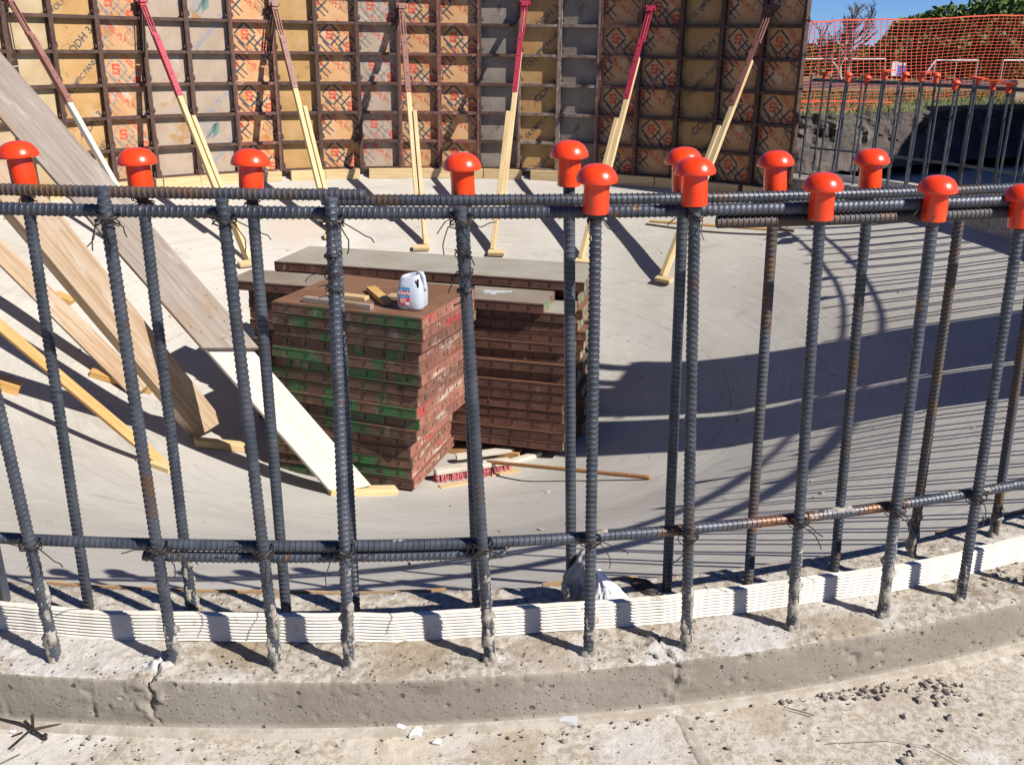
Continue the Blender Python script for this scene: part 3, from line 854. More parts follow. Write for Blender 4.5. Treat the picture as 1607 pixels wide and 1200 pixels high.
# right to left as seen: plywood, frame, print, wording
PANELS = [
    ('ply_tan', 'frame', 'S', 'deep shade form panel with red S diamonds at the right end of the wall'),
    ('ply_tan', 'frame', 'S', 'shaded form panel with S diamonds, second from the right end of the wall'),
    ('ply_orange', 'frame', 'O', 'shaded form panel with slanting OLYMPIC lettering, third from the right end'),
    ('ply_tan', 'frame', 'S', 'shaded S diamond form panel left of the slanting brown-headed brace, fourth from right'),
    ('ply_tan', 'frame_red', 'S', 'half shaded S diamond form panel with red rails, fifth from the right end'),
    ('ply_grey', 'frame_grey', 'Bf', 'grey form panel with pale rails beside the half shaded red railed one'),
    ('ply_orange', 'frame_grey', 'O', 'orange form panel with OLYMPIC lettering and pale rails, right of the middle'),
    ('ply_grey', 'frame', 'Bf', 'grey form panel with faint lettering behind the first crimson topped brace right of centre'),
    ('ply_tan', 'frame_red', 'S', 'orange form panel with clear S diamonds, next left of the grey lettered one'),
    ('ply_tan', 'frame_red', 'S', 'form panel with clear S diamonds directly behind the middle brown topped brace'),
    ('ply_pink', 'frame', 'Sf', 'dusty form panel with worn diamonds and round seals, middle of the wall'),
    ('ply_tan', 'frame', 'S', 'S diamond form panel between a worn dusty panel and a plain orange one'),
    ('ply_orange', 'frame', None, 'plain orange form panel without print behind the third brace from the left'),
    ('ply_tan', 'frame_red', 'S', 'pale form panel with bold S diamonds, left of the plain orange panel'),
    ('ply_pink', 'frame', 'B', 'pinkish grey form panel with blue Pacific Wood lettering and green leaf'),
    ('ply_pink', 'frame', None, 'plain pinkish grey form panel behind the left crimson topped brace'),
    ('ply_tan', 'frame', 'Sf', 'orange pink form panel with faded diamonds beside the plain pinkish grey one'),
    ('ply_orange', 'frame', 'O', 'bright orange form panel with OLYMPIC PANEL lettering near the left edge'),
    ('ply_pale', 'frame', None, 'plain pale yellow form panel behind the leftmost brace'),
    ('ply_pale', 'frame', None, 'plain pale form panel at the left edge above the big boards'),
    ('ply_pale', 'frame', None, 'plain pale form panel beyond the left edge of the view'),
    ('ply_pale', 'frame', None, 'plain pale form panel beyond the left edge of the view'),
    ('ply_pale', 'frame', None, 'plain pale form panel beyond the left edge of the view'),
    ('ply_pale', 'frame', None, 'plain pale form panel beyond the left edge of the view'),
]
for i, (ply, fr, pr, lab) in enumerate(PANELS):
    form_panel(AZ_F0 + DAZ * (i + .5), ply, fr, pr, 100 + i, lab, 'panels of the curved form wall')
# the short run of the same forms on the right of the tank, out of the picture, that throws the broad shade on the floor
for i, az in enumerate((-12.6, -18.2, -24.8)):
    form_panel(az, 'ply_tan', 'frame', None, 200 + i, 'form panel of the short run standing on the right side of the tank', 'panels of the short form run', zs=(.76, .89, .96)[i])

for az, top in ((-11.0, 1.86), (-14.2, 1.70), (-28.6, 1.85), (-16.6, 1.98), (-20.4, 2.0), (-23.2, 2.1)):  # timbers added out of view so the run's shadow ends in spikes
    a = cyl(3.80, az, -.12); b = cyl(3.80, az, top)
    tag(beam('timber_post', a, b, .16 if az < -28 else .07, .04, MT['lumber'], (math.cos(R_(az)), math.sin(R_(az)), 0)), 'unseen upright timber added at the short form run to make its shadow edge jagged', 'timber post', 'uprights added for the jagged shadow edge')
# blocks under the wall
def build_blocks():
    k = 0
    az = AZ_F0 + .4
    rnd = random.Random(5)
    while az < AZ_F0 + DAZ * 20:
        L = rnd.uniform(.30, .42)
        da = math.degrees(L / 3.82)
        a, b = cyl(3.815, az, -.137), cyl(3.815, az + da, -.137)
        o = beam('timber_block', a, b, .085, .09, MT['lumber'])
        tag(o, f'short pale timber block under the form wall, {ORD[k]} from its right end', 'timber block', 'timber blocks under the form wall')
        az += da + math.degrees(rnd.choice((.006, .012, .05, .09)) / 3.82)
        k += 1
build_blocks()

# ------------------------------------------------------------------ braces of the form wall
def on_form(p, R=3.80): return on_cyl(p, R, True)
BR = [
    ((13, -4), (268, 445), 'paint_brown', 'brown topped timber brace at the far left of the form wall'),
    ((222, 2), (385, 415), 'paint_red', 'crimson topped timber brace on the left, foot on the bowl floor'),
    ((430, 8), (520, 372), 'paint_brown', 'brown topped spliced brace behind the fourth upright bars'),
    ((630, 12), (661, 390), 'paint_brown', 'brown topped spliced brace in the middle, standing nearly upright'),
    ((824, 8), (780, 398), 'paint_red', 'crimson topped spliced brace just right of the middle'),
    ((1020, 16), (918, 412), 'paint_red', 'crimson topped brace leaning against the half shaded panels'),
    ((1209, 14), (1046, 440), 'paint_brown', 'pale brace with brown head against the shaded right end of the wall'),
]
for hp, fp, paint, lab in BR:
    A = on_form(hp); B = on_floor(fp) + Vector((0, 0, .012))
    ax = (B - A); L = ax.length; d = ax.normalized()
    side = d.cross(Vector((0, 0, 1))).normalized()
    inw = (Vector((CEN.x, CEN.y, 0)) - Vector((A.x, A.y, 0))).normalized()
    up = side.cross(d)
    if up.z < 0: up = -up
    t = thing('wall_brace', frame(A, d, up), lab, 'brace', 'braces of the curved form wall')
    T = lambda x, y, z: Matrix.Translation((x, y, z))
    # steel head: bracket on the panel, turnbuckle, channel along the timber
    h = MB()
    h.box((.0, 0, 0), (.05, .055, .05)); h.box((-.02, 0, .0), (.03, .09, .03)); h.tube([(-.0, -.05, 0), (.0, .05, 0)], .010, 8)
    hb = child('bracket', h.mesh('bracket', MT[paint]), t)
    s = MB()
    for yy in (-.022, .022): s.box((.16, yy, 0), (.28, .008, .016))
    s.box((.03, 0, 0), (.03, .052, .022)); s.box((.30, 0, 0), (.03, .052, .022)); s.tube([(.04, 0, 0), (.28, 0, 0)], .009, 8)
    child('turnbuckle', s.mesh('turnbuckle', MT[paint]), t)
    c = MB()
    Lc = L * .37
    c.box(((.32 + Lc) / 2, 0, .0225), (Lc - .32, .044, .005)); c.box(((.32 + Lc) / 2, -.0225, .006), (Lc - .32, .005, .036))
    for q in range(4): c.tube([(.36 + (Lc - .40) * q / 3, 0, .024), (.36 + (Lc - .40) * q / 3, 0, .031)], .007, 6)
    child('channel', c.mesh('channel', MT[paint]), t)
    wm = MT['lumber'] if fp[0] != 268 else MT['lumber_white']
    sgn = 1 if hp[0] < 700 else -1
    child('timber', beam_mesh(L * .80 - L * .19, .042, .038, wm, name='timber', cutA=.02), t, T(L * .19, 0, 0))
    if fp[0] != 268:
        child('splice_timber', beam_mesh(L * .55 - .015, .034, .072, wm, name='splice_timber'), t, T(L * .45, .039 * sgn, -.002))
    else:
        child('splice_timber', beam_mesh(L * .21 - .012, .042, .038, wm, name='splice_timber'), t, T(L * .80, 0, 0))
    # foot cleat nailed to the floor
    out = Vector((B.x - CEN.x, B.y - CEN.y, 0)).normalized()
    n = Vector((out.x * -.33, out.y * -.33, 1)).normalized()
    tn = n.cross(out).normalized()
    fl = B - Vector((0, 0, .012))
    sh = .03
    beam('foot_cleat', fl - tn * .07 - out * sh + n * .016, fl + tn * .07 - out * sh + n * .016, .06, .03, MT['lumber'], n, parent=t)

# ------------------------------------------------------------------ raking boards at the left
def big_board(name, px_top, px_bot, depth_top, wd, th, mat, lab, zoff=0.0, end=1.0, lift=0.0):
    B = on_floor(px_bot) + Vector((0, 0, lift))
    A0 = at_depth(px_top, depth_top)
    d = (A0 - B)
    A = B + d * end
    d.normalize()
    # broad face looks up and towards the eye
    v = EYEV - B; n = (v - d * v.dot(d)).normalized()
    n = (n * .55 + (Vector((.3, -.35, 1)) - d * Vector((.3, -.35, 1)).dot(d)).normalized() * .45).normalized()
    return A, B, d, n

HEADS = []
# brace one: two lapped planks
A, B, d, n = big_board('', (0, 140), (552, 777), 4.9, 0, 0, None, '', end=1.5, lift=.03)
LL = (A - B).length
HEADS.append(A - n * .05)
o = tag(put('plank', beam_mesh(LL * .36, .185, .036, MT['lumber_white'], cutA=.05, name='plank'), frame(B, d, n)), 'bleached lower plank leaning in front of the near panel stack', 'plank')
q = B + d * (LL * .235) + n * .0375
o = tag(put('plank', beam_mesh(LL * .76, .225, .036, MT['lumber_grey'], cutA=.085, name='plank'), frame(q, d, n)), 'wide weathered grey brown plank lapped on top of the bleached plank at left', 'plank')
m = MB()
for k in range(11):
    x, y = random.uniform(.05, .30), random.uniform(-.095, .095)
    m.tube([(x, y, .0175), (x, y, .0195)], .0045, 6)
tag(child('nail_heads', m.mesh('nail_heads', MT['wire']), o), kind='stuff')
# brace two: thick grainy board with a visible edge
A, B, d, n = big_board('', (0, 275), (325, 684), 4.2, 0, 0, None, '', end=1.75, lift=.05)
HEADS.append(A - n * .08)
tag(put('plank', beam_mesh((A - B).length, .19, .075, MT['lumber_grain'], cutA=.05, name='plank'), frame(B, d, n)), 'thick grainy plank with knots leaning left of the wide grey plank', 'plank')
A, B, d, n = big_board('', (0, 395), (222, 622), 5.9, 0, 0, None, '', end=2.2, lift=.03)
HEADS.append(A - n * .08)
tag(put('plank', beam_mesh((A - B).length, .12, .036, MT['lumber_grain'], name='plank'), frame(B, d, n)), 'thin pale orange plank leaning behind the thick grainy plank', 'plank')
A, B, d, n = big_board('', (0, 512), (256, 733), 4.7, 0, 0, None, '', end=2.6, lift=.02)
HEADS.append(A - n * .08)
tag(put('plank', beam_mesh((A - B).length, .05, .038, MT['lumber_orange'], name='plank'), frame(B, d, n)), 'narrow amber timber leaning low at the left edge', 'plank')

for X in HEADS:
    fz = floor_z((X.xy - CEN).length)
    tag(beam('timber_post', (X.x, X.y, fz), (X.x, X.y, X.z + .06), .09, .09, MT['lumber'], (1, 0, 0)), 'upright timber carrying a plank head beyond the left picture edge', 'timber post', 'uprights under the plank heads')

def cleat(p, q, wd, th, mat, lab):
    a, b = on_floor(p), on_floor(q)
    m = (a + b) / 2
    out = Vector((m.x - CEN.x, m.y - CEN.y, 0))
    n = Vector((0, 0, 1)) if out.length < FLAT_R else (Vector((0, 0, 1)) - out.normalized() * .345).normalized()
    o = beam('timber_cleat', a + n * th / 2, b + n * th / 2, wd, th, mat, n)
    return tag(o, lab, 'timber cleat', 'timber cleats under the raking planks')
cleat((517, 776), (622, 774), .07, .036, MT['lumber'], 'pale cleat at the foot of the bleached plank before the near stack')
cleat((306, 698), (384, 706), .07, .04, MT['lumber'], 'cleat at the foot of the thick grainy plank')
cleat((222, 724), (272, 742), .07, .036, MT['lumber'], 'small cleat at the foot of the narrow amber timber')
cleat((141, 588), (238, 616), .06, .036, MT['lumber_orange'], 'amber cleat at the foot of the thin pale orange plank')
cleat((86, 466), (114, 478), .07, .04, MT['lumber_orange'], 'short amber cleat partly hidden by the thick grainy plank')
cleat((-30, 600), (30, 618), .09, .06, MT['lumber_orange'], 'amber timber end on the floor at the left edge')

# ------------------------------------------------------------------ stacked form panels
_pm = {}
def stack_panel_meshes(L, Wd, th, skin, rf, rs, key):
    if key in _pm: return _pm[key]
    skin_b = MB(); skin_b.box((0, 0, th / 2 - .005), (L - .012, Wd - .012, .010))
    def rail(length, mat):
        b = MB()
        b.box((0, 0, 0), (length, .010, th - .007))
        for zz in (-1, 1): b.box((0, -.0055, zz * (th / 2 - .0064)), (length, .005, .0055))
        n = max(2, int(length / .115))
        for k in range(1, n + 1):
            x = -length / 2 + length * k / (n + .5) - .02
            b.box((x - .006, -.006, 0), (.003, .003, th - .022))
        return b.mesh('rail', mat)
    def slots(length):
        b = MB(); n = max(2, int(length / .115))
        for k in range(1, n + 1):
            x = -length / 2 + length * k / (n + .5) - .02
            b.box((x, -.0055, 0), (.0045, .003, th * .38))
        return b.mesh('slots', MT['slot'])
    core = MB()
    n = max(1, int(L / .26))
    for k in range(1, n): core.box((-L / 2 + L * k / n, 0, -.004), (.006, Wd - .022, th - .016))
    _pm[key] = (skin_b.mesh('plywood_face', skin), rail(L - .001, rf), rail(Wd - .022, rs), slots(L), slots(Wd), core.mesh('cross_rib', MT['rail_brown']))
    return _pm[key]

def stack_panel(c, ang, L, Wd, th, skin, rf, rs, lab, group, key):
    sk, r1, r2, s1, s2, core = stack_panel_meshes(L, Wd, th, MT[skin], MT[rf], MT[rs], key)
    t = thing('form_panel', Matrix.Translation(c) @ Matrix.Rotation(ang, 4, 'Z'), lab, 'form panel', group)
    child('plywood_face', sk, t)
    for a, y in ((0, -Wd / 2 + .006), (math.pi, Wd / 2 - .006)):
        Mx = Matrix.Translation((0, y, 0)) @ Matrix.Rotation(a, 4, 'Z')
        r = child('side_rail', r1, t, Mx)
        tag(child('slots', s1, r), kind='stuff')
    for a, x in ((math.pi / 2, L / 2 - .006), (-math.pi / 2, -L / 2 + .006)):
        Mx = Matrix.Translation((x, 0, 0)) @ Matrix.Rotation(a, 4, 'Z')
        r = child('end_rail', r2, t, Mx)
        tag(child('slots', s2, r), kind='stuff')
    child('cross_rib', core, t)
    return t

# near stack: its near corner, leftward edge and rightward edge on the floor
NBASE = on_floor((645, 770)).z + .015
SC = (EYE - NBASE) / 1.93
NCOR = on_z((648, 770), NBASE)
NTOP = EYE - 1.09 * SC
NL = 16
TH = (NTOP - NBASE) / NL
rnd = random.Random(21)
TCOR = on_z((661, 500), NTOP).xy
for k in range(NL):
    low = k < 5
    ang = R_(-15.5 if low else -20.5) + R_(rnd.uniform(-.8, .8))
    # local +x runs to the right, so the near corner is (+L/2, -W/2)
    L, Wd = (.695 * SC, .60 * SC) if low else (.74 * SC, .59 * SC)
    shift = Vector((rnd.uniform(-.010, .010), rnd.uniform(-.010, .010)))
    cor = (NCOR.xy if low else NCOR.xy.lerp(TCOR, .25 + .75 * k / (NL - 1))) + shift
    ca, sa = math.cos(ang), math.sin(ang)
    cx = cor.x - (L / 2 * ca + Wd / 2 * sa)
    cy = cor.y - (L / 2 * sa - Wd / 2 * ca)
    fromtop = NL - 1 - k
    top = k == NL - 1
    nm = 'topmost' if top else (ORD[fromtop] + ' from the top' if k else 'lowest')
    stack_panel((cx, cy, NBASE + TH * (k + .5)), ang, L, Wd, TH, 'ply_brown', 'rail_green', 'rail_red',
                f'{"brown faced" if top else "green patched"} panel {nm} of the near stack', 'panels of the near stack', 'nearlow' if low else 'near')

# rear stacks: narrow one in front, wide one behind
def long_stack(front_right, ang, L, Wd, n, ztop, zbot, group, nmz, rs, key, skins, spread, top_shift, rest=Vector((0, 0))):
    th = (ztop - zbot) / n
    rr = random.Random(key)
    z = ztop
    for k in range(n):
        a = ang + R_(rr.uniform(-.35, .35))
        ca, sa = math.cos(a), math.sin(a)
        sh = rest + Vector((rr.uniform(-spread, spread), rr.uniform(-.012, .012)))
        if k in top_shift: sh = Vector(top_shift[k])
        cor = front_right + sh
        cx = cor.x - (L / 2 * ca + Wd / 2 * sa); cy = cor.y - (L / 2 * sa - Wd / 2 * ca)
        z0 = ztop - th * (k + .5)
        nm = 'topmost' if k == 0 else (ORD[k] + ' from the top' if k < n - 1 else 'lowest')
        stack_panel((cx, cy, z0), a, L, Wd, th - .0005, skins[min(k, len(skins) - 1)], 'rail_brown', rs, f'long {"dusty" if k == 0 else "brown"} panel {nm} of {nmz}', group, key + skins[min(k, len(skins) - 1)])
RA = math.atan2(-.40, 1.61)
RBASE = on_floor((900, 694)).z + .045
SR = (EYE - RBASE) / 1.90
ZB, ZC = EYE - 1.145 * SR, EYE - 1.09 * SR
fr_b = on_z((853, 477), ZB).xy
fr_c = on_z((917, 443), ZC).xy
long_stack(fr_b, RA, 1.655 * SR, .264 * SR, 15, ZB, RBASE, 'panels of the narrow rear stack', 'the narrow rear stack', 'rail_end', 'stackb', ['ply_dust', 'ply_slab', 'ply_brown'], .014,
           {0: (0, 0)}, Vector((.135, .01)))
long_stack(fr_c, RA, 1.655 * SR, .43 * SR, 16, ZC, RBASE, 'panels of the wide rear stack', 'the wide rear stack behind', 'rail_end', 'stackc', ['ply_slab', 'ply_brown'], .03,
           {0: (0, 0), 1: (-.03, .09), 2: (-.025, .11), 3: (.0, .05)})
# slurry splash on the rear panel
pud = MB()
c = on_z((775, 458), ZB)
pts = []
for k in range(22):
    q = 2 * math.pi * k / 22
    rr = 1 + .35 * math.sin(3 * q + 1) + .2 * math.sin(7 * q)
    pts.append((.07 * rr * math.cos(q), .035 * rr * math.sin(q), .0035))
pud.add(pts + [(x * 1.03, y * 1.03, .0) for x, y, z in pts], [tuple(range(22))] + [(k, 22 + k, 22 + (k + 1) % 22, (k + 1) % 22) for k in range(22)])
tag(put('slurry_splash', pud.mesh('slurry_splash', MT['puddle']), Matrix.Translation((c.x, c.y, ZB + .0001))), 'pale grey slurry splash dried on the rear panel right of the near stack', 'splash')

# bearers under the rear stacks
def flat_timber(p, q, wd, th, mat, lab, z=None, cat='timber', up=0.0):
    if z is None:
        a, b = on_floor(p), on_floor(q)
        a.z += th / 2 + up; b.z += th / 2 + up
    else: a, b = on_z(p, z), on_z(q, z)
    o = beam('timber', a, b, wd, th, mat)
    return tag(o, lab, cat)

flat_timber((560, 676), (893, 702), .07, .038, MT['lumber_grain'], 'long brown bearer timber under the front edge of the narrow rear stack')
flat_timber((600, 672), (900, 672), .08, .05, MT['lumber_orange'], 'bearer timber hidden in shade under the rear stacks', z=RBASE - .026)
flat_timber((690, 706), (817, 716), .075, .036, MT['lumber_orange'], 'amber timber lying in front of the rear stack, beside the near stack')
flat_timber((795, 730), (848, 714), .04, .026, MT['lumber_white'], 'bleached timber offcut right of the broom head')
flat_timber((716, 727), (805, 715), .05, .024, MT['lumber_white'], 'bleached offcut lying along the back of the broom head', up=.03)
flat_timber((690, 765), (740, 757), .05, .008, MT['lumber'], 'thin splinter of pale wood in front of the broom bristles')
flat_timber((770, 745), (815, 738), .06, .01, MT['lumber'], 'flat pale wood scrap under the broom handle')

# push broom
def broom():
    a, b = on_floor((682, 755)) + Vector((0, 0, .036)), on_floor((800, 737)) + Vector((0, 0, .036))
    fx = (b - a).normalized()
    Mw = frame(a, fx)
    L = (b - a).length
    t = thing('push_broom', Mw, 'push broom with red bristles and brown handle lying beside the near stack', 'broom')
    child('head_block', beam_mesh(L, .055, .03, MT['broom'], bevel=.006, name='head_block'), t, Matrix.Translation((0, 0, .02)))
    m = MB()
    rb = random.Random(2)
    for k in range(700):
        x = rb.uniform(.0, L); y = rb.uniform(-.026, .026)
        e = Vector((x + rb.uniform(-.012, .012), y * 1.5 + rb.uniform(-.012, .008), -.034))
        m.tube([(x, y, .008), e], .0016, 3, cap=False)
    tag(child('bristles', m.mesh('bristles', MT['bristle']), t), kind='stuff')
    s = MB()
    h0 = on_floor((765, 742)) + Vector((0, 0, .07)); h1 = on_floor((1022, 753)) + Vector((0, 0, .014))
    li = Mw.inverted()
    p0, p1 = li @ h0, li @ h1
    s.tube([p0, p0.lerp(p1, .02), p0.lerp(p1, .3), p0.lerp(p1, .97), p0.lerp(p1, .99), p1], [.009, .0105, .0105, .0115, .010, .004], 12)
    child('handle', s.mesh('handle', MT['handle'], True), t)
broom()

# wood and jug on the near stack
def on_stack(p, dz=0.0): return on_z(p, NTOP + dz)
def stack_wood(p, q, wd, th, mat, lab, dz=0):
    a, b = on_stack(p, th / 2 + dz), on_stack(q, th / 2 + dz)
    return tag(beam('timber_offcut', a, b, wd, th, mat), lab, 'timber offcut')
stack_wood((478, 469), (584, 482), .035, .030, MT['lumber_grey'], 'weathered grey offcut along the front of the near stack top')
stack_wood((516, 461), (576, 468), .05, .02, MT['lumber'], 'pale yellow offcut lying behind the grey one on the near stack')
stack_wood((582, 453), (608, 475), .055, .030, MT['lumber_orange'], 'short amber offcut tilted beside the white jug')
stack_wood((610, 465), (632, 467), .07, .022, MT['lumber_grain'], 'flat offcut tucked behind the white jug')

def jug():
    c = on_stack((648, 483))
    # body: rounded square that narrows to a slanting cut mouth, handle on its right
    Mw = Matrix.Translation((c.x, c.y, NTOP)) @ Matrix.Rotation(R_(-14), 4, 'Z') @ Matrix.Diagonal((1.07, 1.07, 1.06, 1))
    t = thing('plastic_jug', Mw, 'white plastic jug with cut open top and red label on the near stack', 'jug')
    W, H = .066, .178
    prof = [(.70, 0), (.92, .004), (1.0, .018), (1.01, .06), (1.0, .095), (.94, .118), (.84, .14), (.76, .152)]
    n = 32
    def sect(s, z, cut=True):
        out = []
        for k in range(n):
            q = 2 * math.pi * k / n
            e = 3.6
            r = (abs(math.cos(q)) ** e + abs(math.sin(q)) ** e) ** (-1 / e)
            # waist dents in the middle of each side near the foot
            dent = 1 - .07 * max(0, 1 - z / .03) * max(0, math.cos(4 * q)) ** 3
            x, y = W * s * r * dent * math.cos(q), W * s * r * dent * math.sin(q)
            # notch for the grip on the right hand corner
            out.append((x, y, z))
        return out
    V = []
    for s, z in prof: V += sect(s, z)
    # slanting mouth: higher at the right
    top = []
    for x, y, z in sect(.70, .158): top.append((x, y, z + max(0, (x + .045)) * .20))
    V += top
    inner = [(x * .93, y * .93, z - .012) for x, y, z in top]
    V += inner
    low = [(x * .9, y * .9, .11) for x, y, z in top]
    V += low
    rows = len(V) // n
    Fc = [tuple(range(n))[::-1]]
    for i in range(rows - 1):
        for k in range(n):
            k2 = (k + 1) % n
            Fc.append((i * n + k, i * n + k2, (i + 1) * n + k2, (i + 1) * n + k))
    Fc.append(tuple((rows - 1) * n + k for k in range(n)))
    b = MB(); b.add(V, Fc)
    child('body', b.mesh('body', MT['jug'], True), t)
    h = MB()
    hp = [(.030, -.012, .166), (.040, -.012, .180), (.052, -.012, .178), (.060, -.012, .160), (.064, -.012, .135), (.066, -.012, .112), (.062, -.012, .095)]
    h.tube(hp, [.010, .011, .011, .0105, .010, .0105, .011], 10)
    child('handle', h.mesh('handle', MT['jug'], True), t)
    g = MB(); g.box((.047, -.0535, .137), (.008, .006, .040))
    child('grip_gap', g.mesh('grip_gap', MT['slot']), t)
    # label, wrapped on the side that faces the front left
    lb = MB()
    y0 = -W * 1.012 - .0008
    def strip(z0, z1, mi, x0=-.046, x1=.010):
        nseg = 6
        for k in range(nseg):
            xa, xb = x0 + (x1 - x0) * k / nseg, x0 + (x1 - x0) * (k + 1) / nseg
            def yy(x):
                s = max(0, (abs(x) - .036)) / .03
                return y0 + s * s * .018
            lb.add([(xa, yy(xa), z0), (xb, yy(xb), z0), (xb, yy(xb), z1), (xa, yy(xa), z1)], [(0, 1, 2, 3)], mi)
    strip(.030, .066, 0); strip(.066, .078, 1); strip(.078, .100, 0); strip(.100, .116, 1); strip(.110, .1165, 2, -.042, -.012)
    lo = child('label', lb.mesh('label', [MT['lab_red'], MT['lab_blue'], MT['lab_green'], MT['lab_white']]), t)
    tx = MB()
    V, Fc = text_geo('Charla', .021, .0006)
    tx.add([(x - .018, y0 - .0012, y + .089) for x, y, z in V], Fc)
    for k in range(4): tx.box((-.024, y0 - .0006, .060 - k * .006), (.03 - .004 * (k % 2), .001, .0016))
    tx.box((-.002, y0 - .0006, .038), (.018, .001, .013))
    child('lettering', tx.mesh('lettering', MT['lab_white']), lo)
jug()

# ------------------------------------------------------------------ reinforcing bars
BR_R, PITCH_R = .0090, .0094
def bar_rings(S):
    """axial positions of the rings and how much of the rib each carries"""
    n = int(S / PITCH_R)
    k = np.arange(n)[:, None] * PITCH_R
    s = (k + np.array([0, .56, .66, .86, .95])[None, :] * PITCH_R).ravel()
    h = (np.array([0, 0, 1.0, 1.0, 0])[None, :] * np.ones_like(k)).ravel()
    return np.concatenate([s, [S]]), np.concatenate([h, [0]])

RIB_H = .00125
def bar_section(h, n):
    """ring angles and radii: crescent ribs that die out at two seams along the bar"""
    q = 2 * np.pi * np.arange(n) / n
    cres = np.clip(np.abs(np.sin(q)) * 1.9, 0, 1) ** .7
    seam = np.where(np.abs(np.sin(q)) < .15, .0010, 0)
    return q, BR_R + h[:, None] * RIB_H * cres[None, :] + seam[None, :]

def straight_bar(name, S, mat, slant=.0, n=14):
    s, h = bar_rings(S)
    q, r2 = bar_section(h, n)
    X = r2 * np.cos(q); Y = r2 * np.sin(q)
    off = slant * np.cos(q) * np.sign(np.sin(q) + 1e-9)
    Z = s[:, None] + off[None, :] * np.clip(np.minimum(s, S - s) / .01, 0, 1)[:, None]
    V = np.stack([X, Y, Z], -1)
    me = grid_mesh(name, V, mat, wrap=True, smooth=True)
    bm = bmesh.new(); bm.from_mesh(me); bm.verts.ensure_lookup_table()
    for base in (0, (len(s) - 1) * n):
        try:
            f = bm.faces.new([bm.verts[base + k] for k in range(n)])
        except ValueError: pass
    bmesh.ops.recalc_face_normals(bm, faces=bm.faces)
    for e in bm.edges:
        if len(e.link_faces) == 2 and e.calc_face_angle(0) > .6: e.smooth = False
    bm.to_mesh(me); bm.free()
    return me

def arc_bar(name, R, z, a0, a1, mat, ribs=True, n=14, seed=0):
    S = abs(a1 - a0) * math.pi / 180 * R
    if ribs: s, h = bar_rings(S)
    else:
        s = np.linspace(0, S, max(3, int(S / .08))); h = np.zeros(len(s))
    q, rr = bar_section(h, n)
    q = q + seed * .9
    a = np.radians(a0) + s / S * np.radians(a1 - a0)
    zz = np.interp(s / S, np.linspace(0, 1, len(z)), z) if isinstance(z, (list, tuple)) else np.full(len(s), z)
    wob = (fbm(s * 1.3, s * 0, seed=seed) - .5) * .012
    Rr = R + wob[:, None] + rr * np.cos(q)[None, :]
    a2 = a[:, None] + (.0012 * np.sin(q - seed * .9) / R)[None, :]
    V = np.stack([CEN.x + Rr * np.cos(a2), CEN.y + Rr * np.sin(a2), zz[:, None] + rr * np.sin(q)[None, :]], -1)
    def endrow(i): return np.repeat(V[i].mean(0)[None, :], n, 0)[None]
    V = np.concatenate([endrow(0), V, endrow(-1)], 0)
    me = grid_mesh(name, V, mat, wrap=True)
    if ribs:
        me.set_sharp_from_angle(angle=.6)
    return me

def cap_mesh(mat):
    b = MB()
    b.lathe([(.0185, 0), (.0198, .0008), (.0200, .010), (.0195, .040), (.0190, .0465), (.0280, .0468), (.0312, .0480), (.0320, .0505), (.0316, .0530), (.0300, .0575), (.0270, .0630), (.0225, .0680), (.0165, .0715), (.009, .0735), (.003, .0741)], 32)
    me = b.mesh('rebar_cap', mat, True)
    bm = bmesh.new(); bm.from_mesh(me)
    for e in bm.edges:
        if len(e.link_faces) == 2 and e.calc_face_angle(0) > .75: e.smooth = False
    bm.to_mesh(me); bm.free()
    return me
CAP = cap_mesh(MT['cap'])
CAPF = cap_mesh(MT['capfar'])
SQ = MB()
SQ.lathe([(.018, 0), (.0195, .002), (.019, .045), (.024, .05), (.040, .058)], 16)
SQ.box((0, 0, .062), (.105, .105, .010))
SQC = SQ.mesh('rebar_cap', MT['capfar'])

def wire_knot(rnd, loops=2, r=.0115, tails=2, spread=.03):
    m = MB()
    for k in range(loops):
        pts = []
        tilt = rnd.uniform(-.7, .7); ph = rnd.uniform(0, 6.28)
        for i in range(13):
            q = ph + 2 * math.pi * i / 12 * rnd.uniform(.98, 1.02)
            rr = r * rnd.uniform(1.0, 1.12)
            pts.append((rr * math.cos(q), rr * math.sin(q), rr * tilt * math.sin(q + 1) + rnd.uniform(-.002, .002)))
        m.tube(pts, .0010, 4)
    for k in range(tails):
        a = rnd.uniform(0, 6.28)
        p = Vector((r * math.cos(a), -abs(r * math.sin(a)), 0))
        pts = [p]
        d = Vector((rnd.uniform(-1, 1), rnd.uniform(-.8, .1), rnd.uniform(-1.0, .6))).normalized()
        for i in range(5):
            d = (d + Vector((rnd.uniform(-.6, .6), rnd.uniform(-.4, .4), rnd.uniform(-.6, .4)))).normalized()
            p = p + d * spread * rnd.uniform(.15, .35)
            pts.append(p)
        m.tube(pts, .0010, 4)
    return m.mesh('tie_wire', MT['wire'])
rw = random.Random(17)
KNOTS = [wire_knot(rw, 2, .0125, 2, .028) for k in range(7)]
BIGKNOTS = [wire_knot(rw, 5, .0165, 3, .045) for k in range(5)]

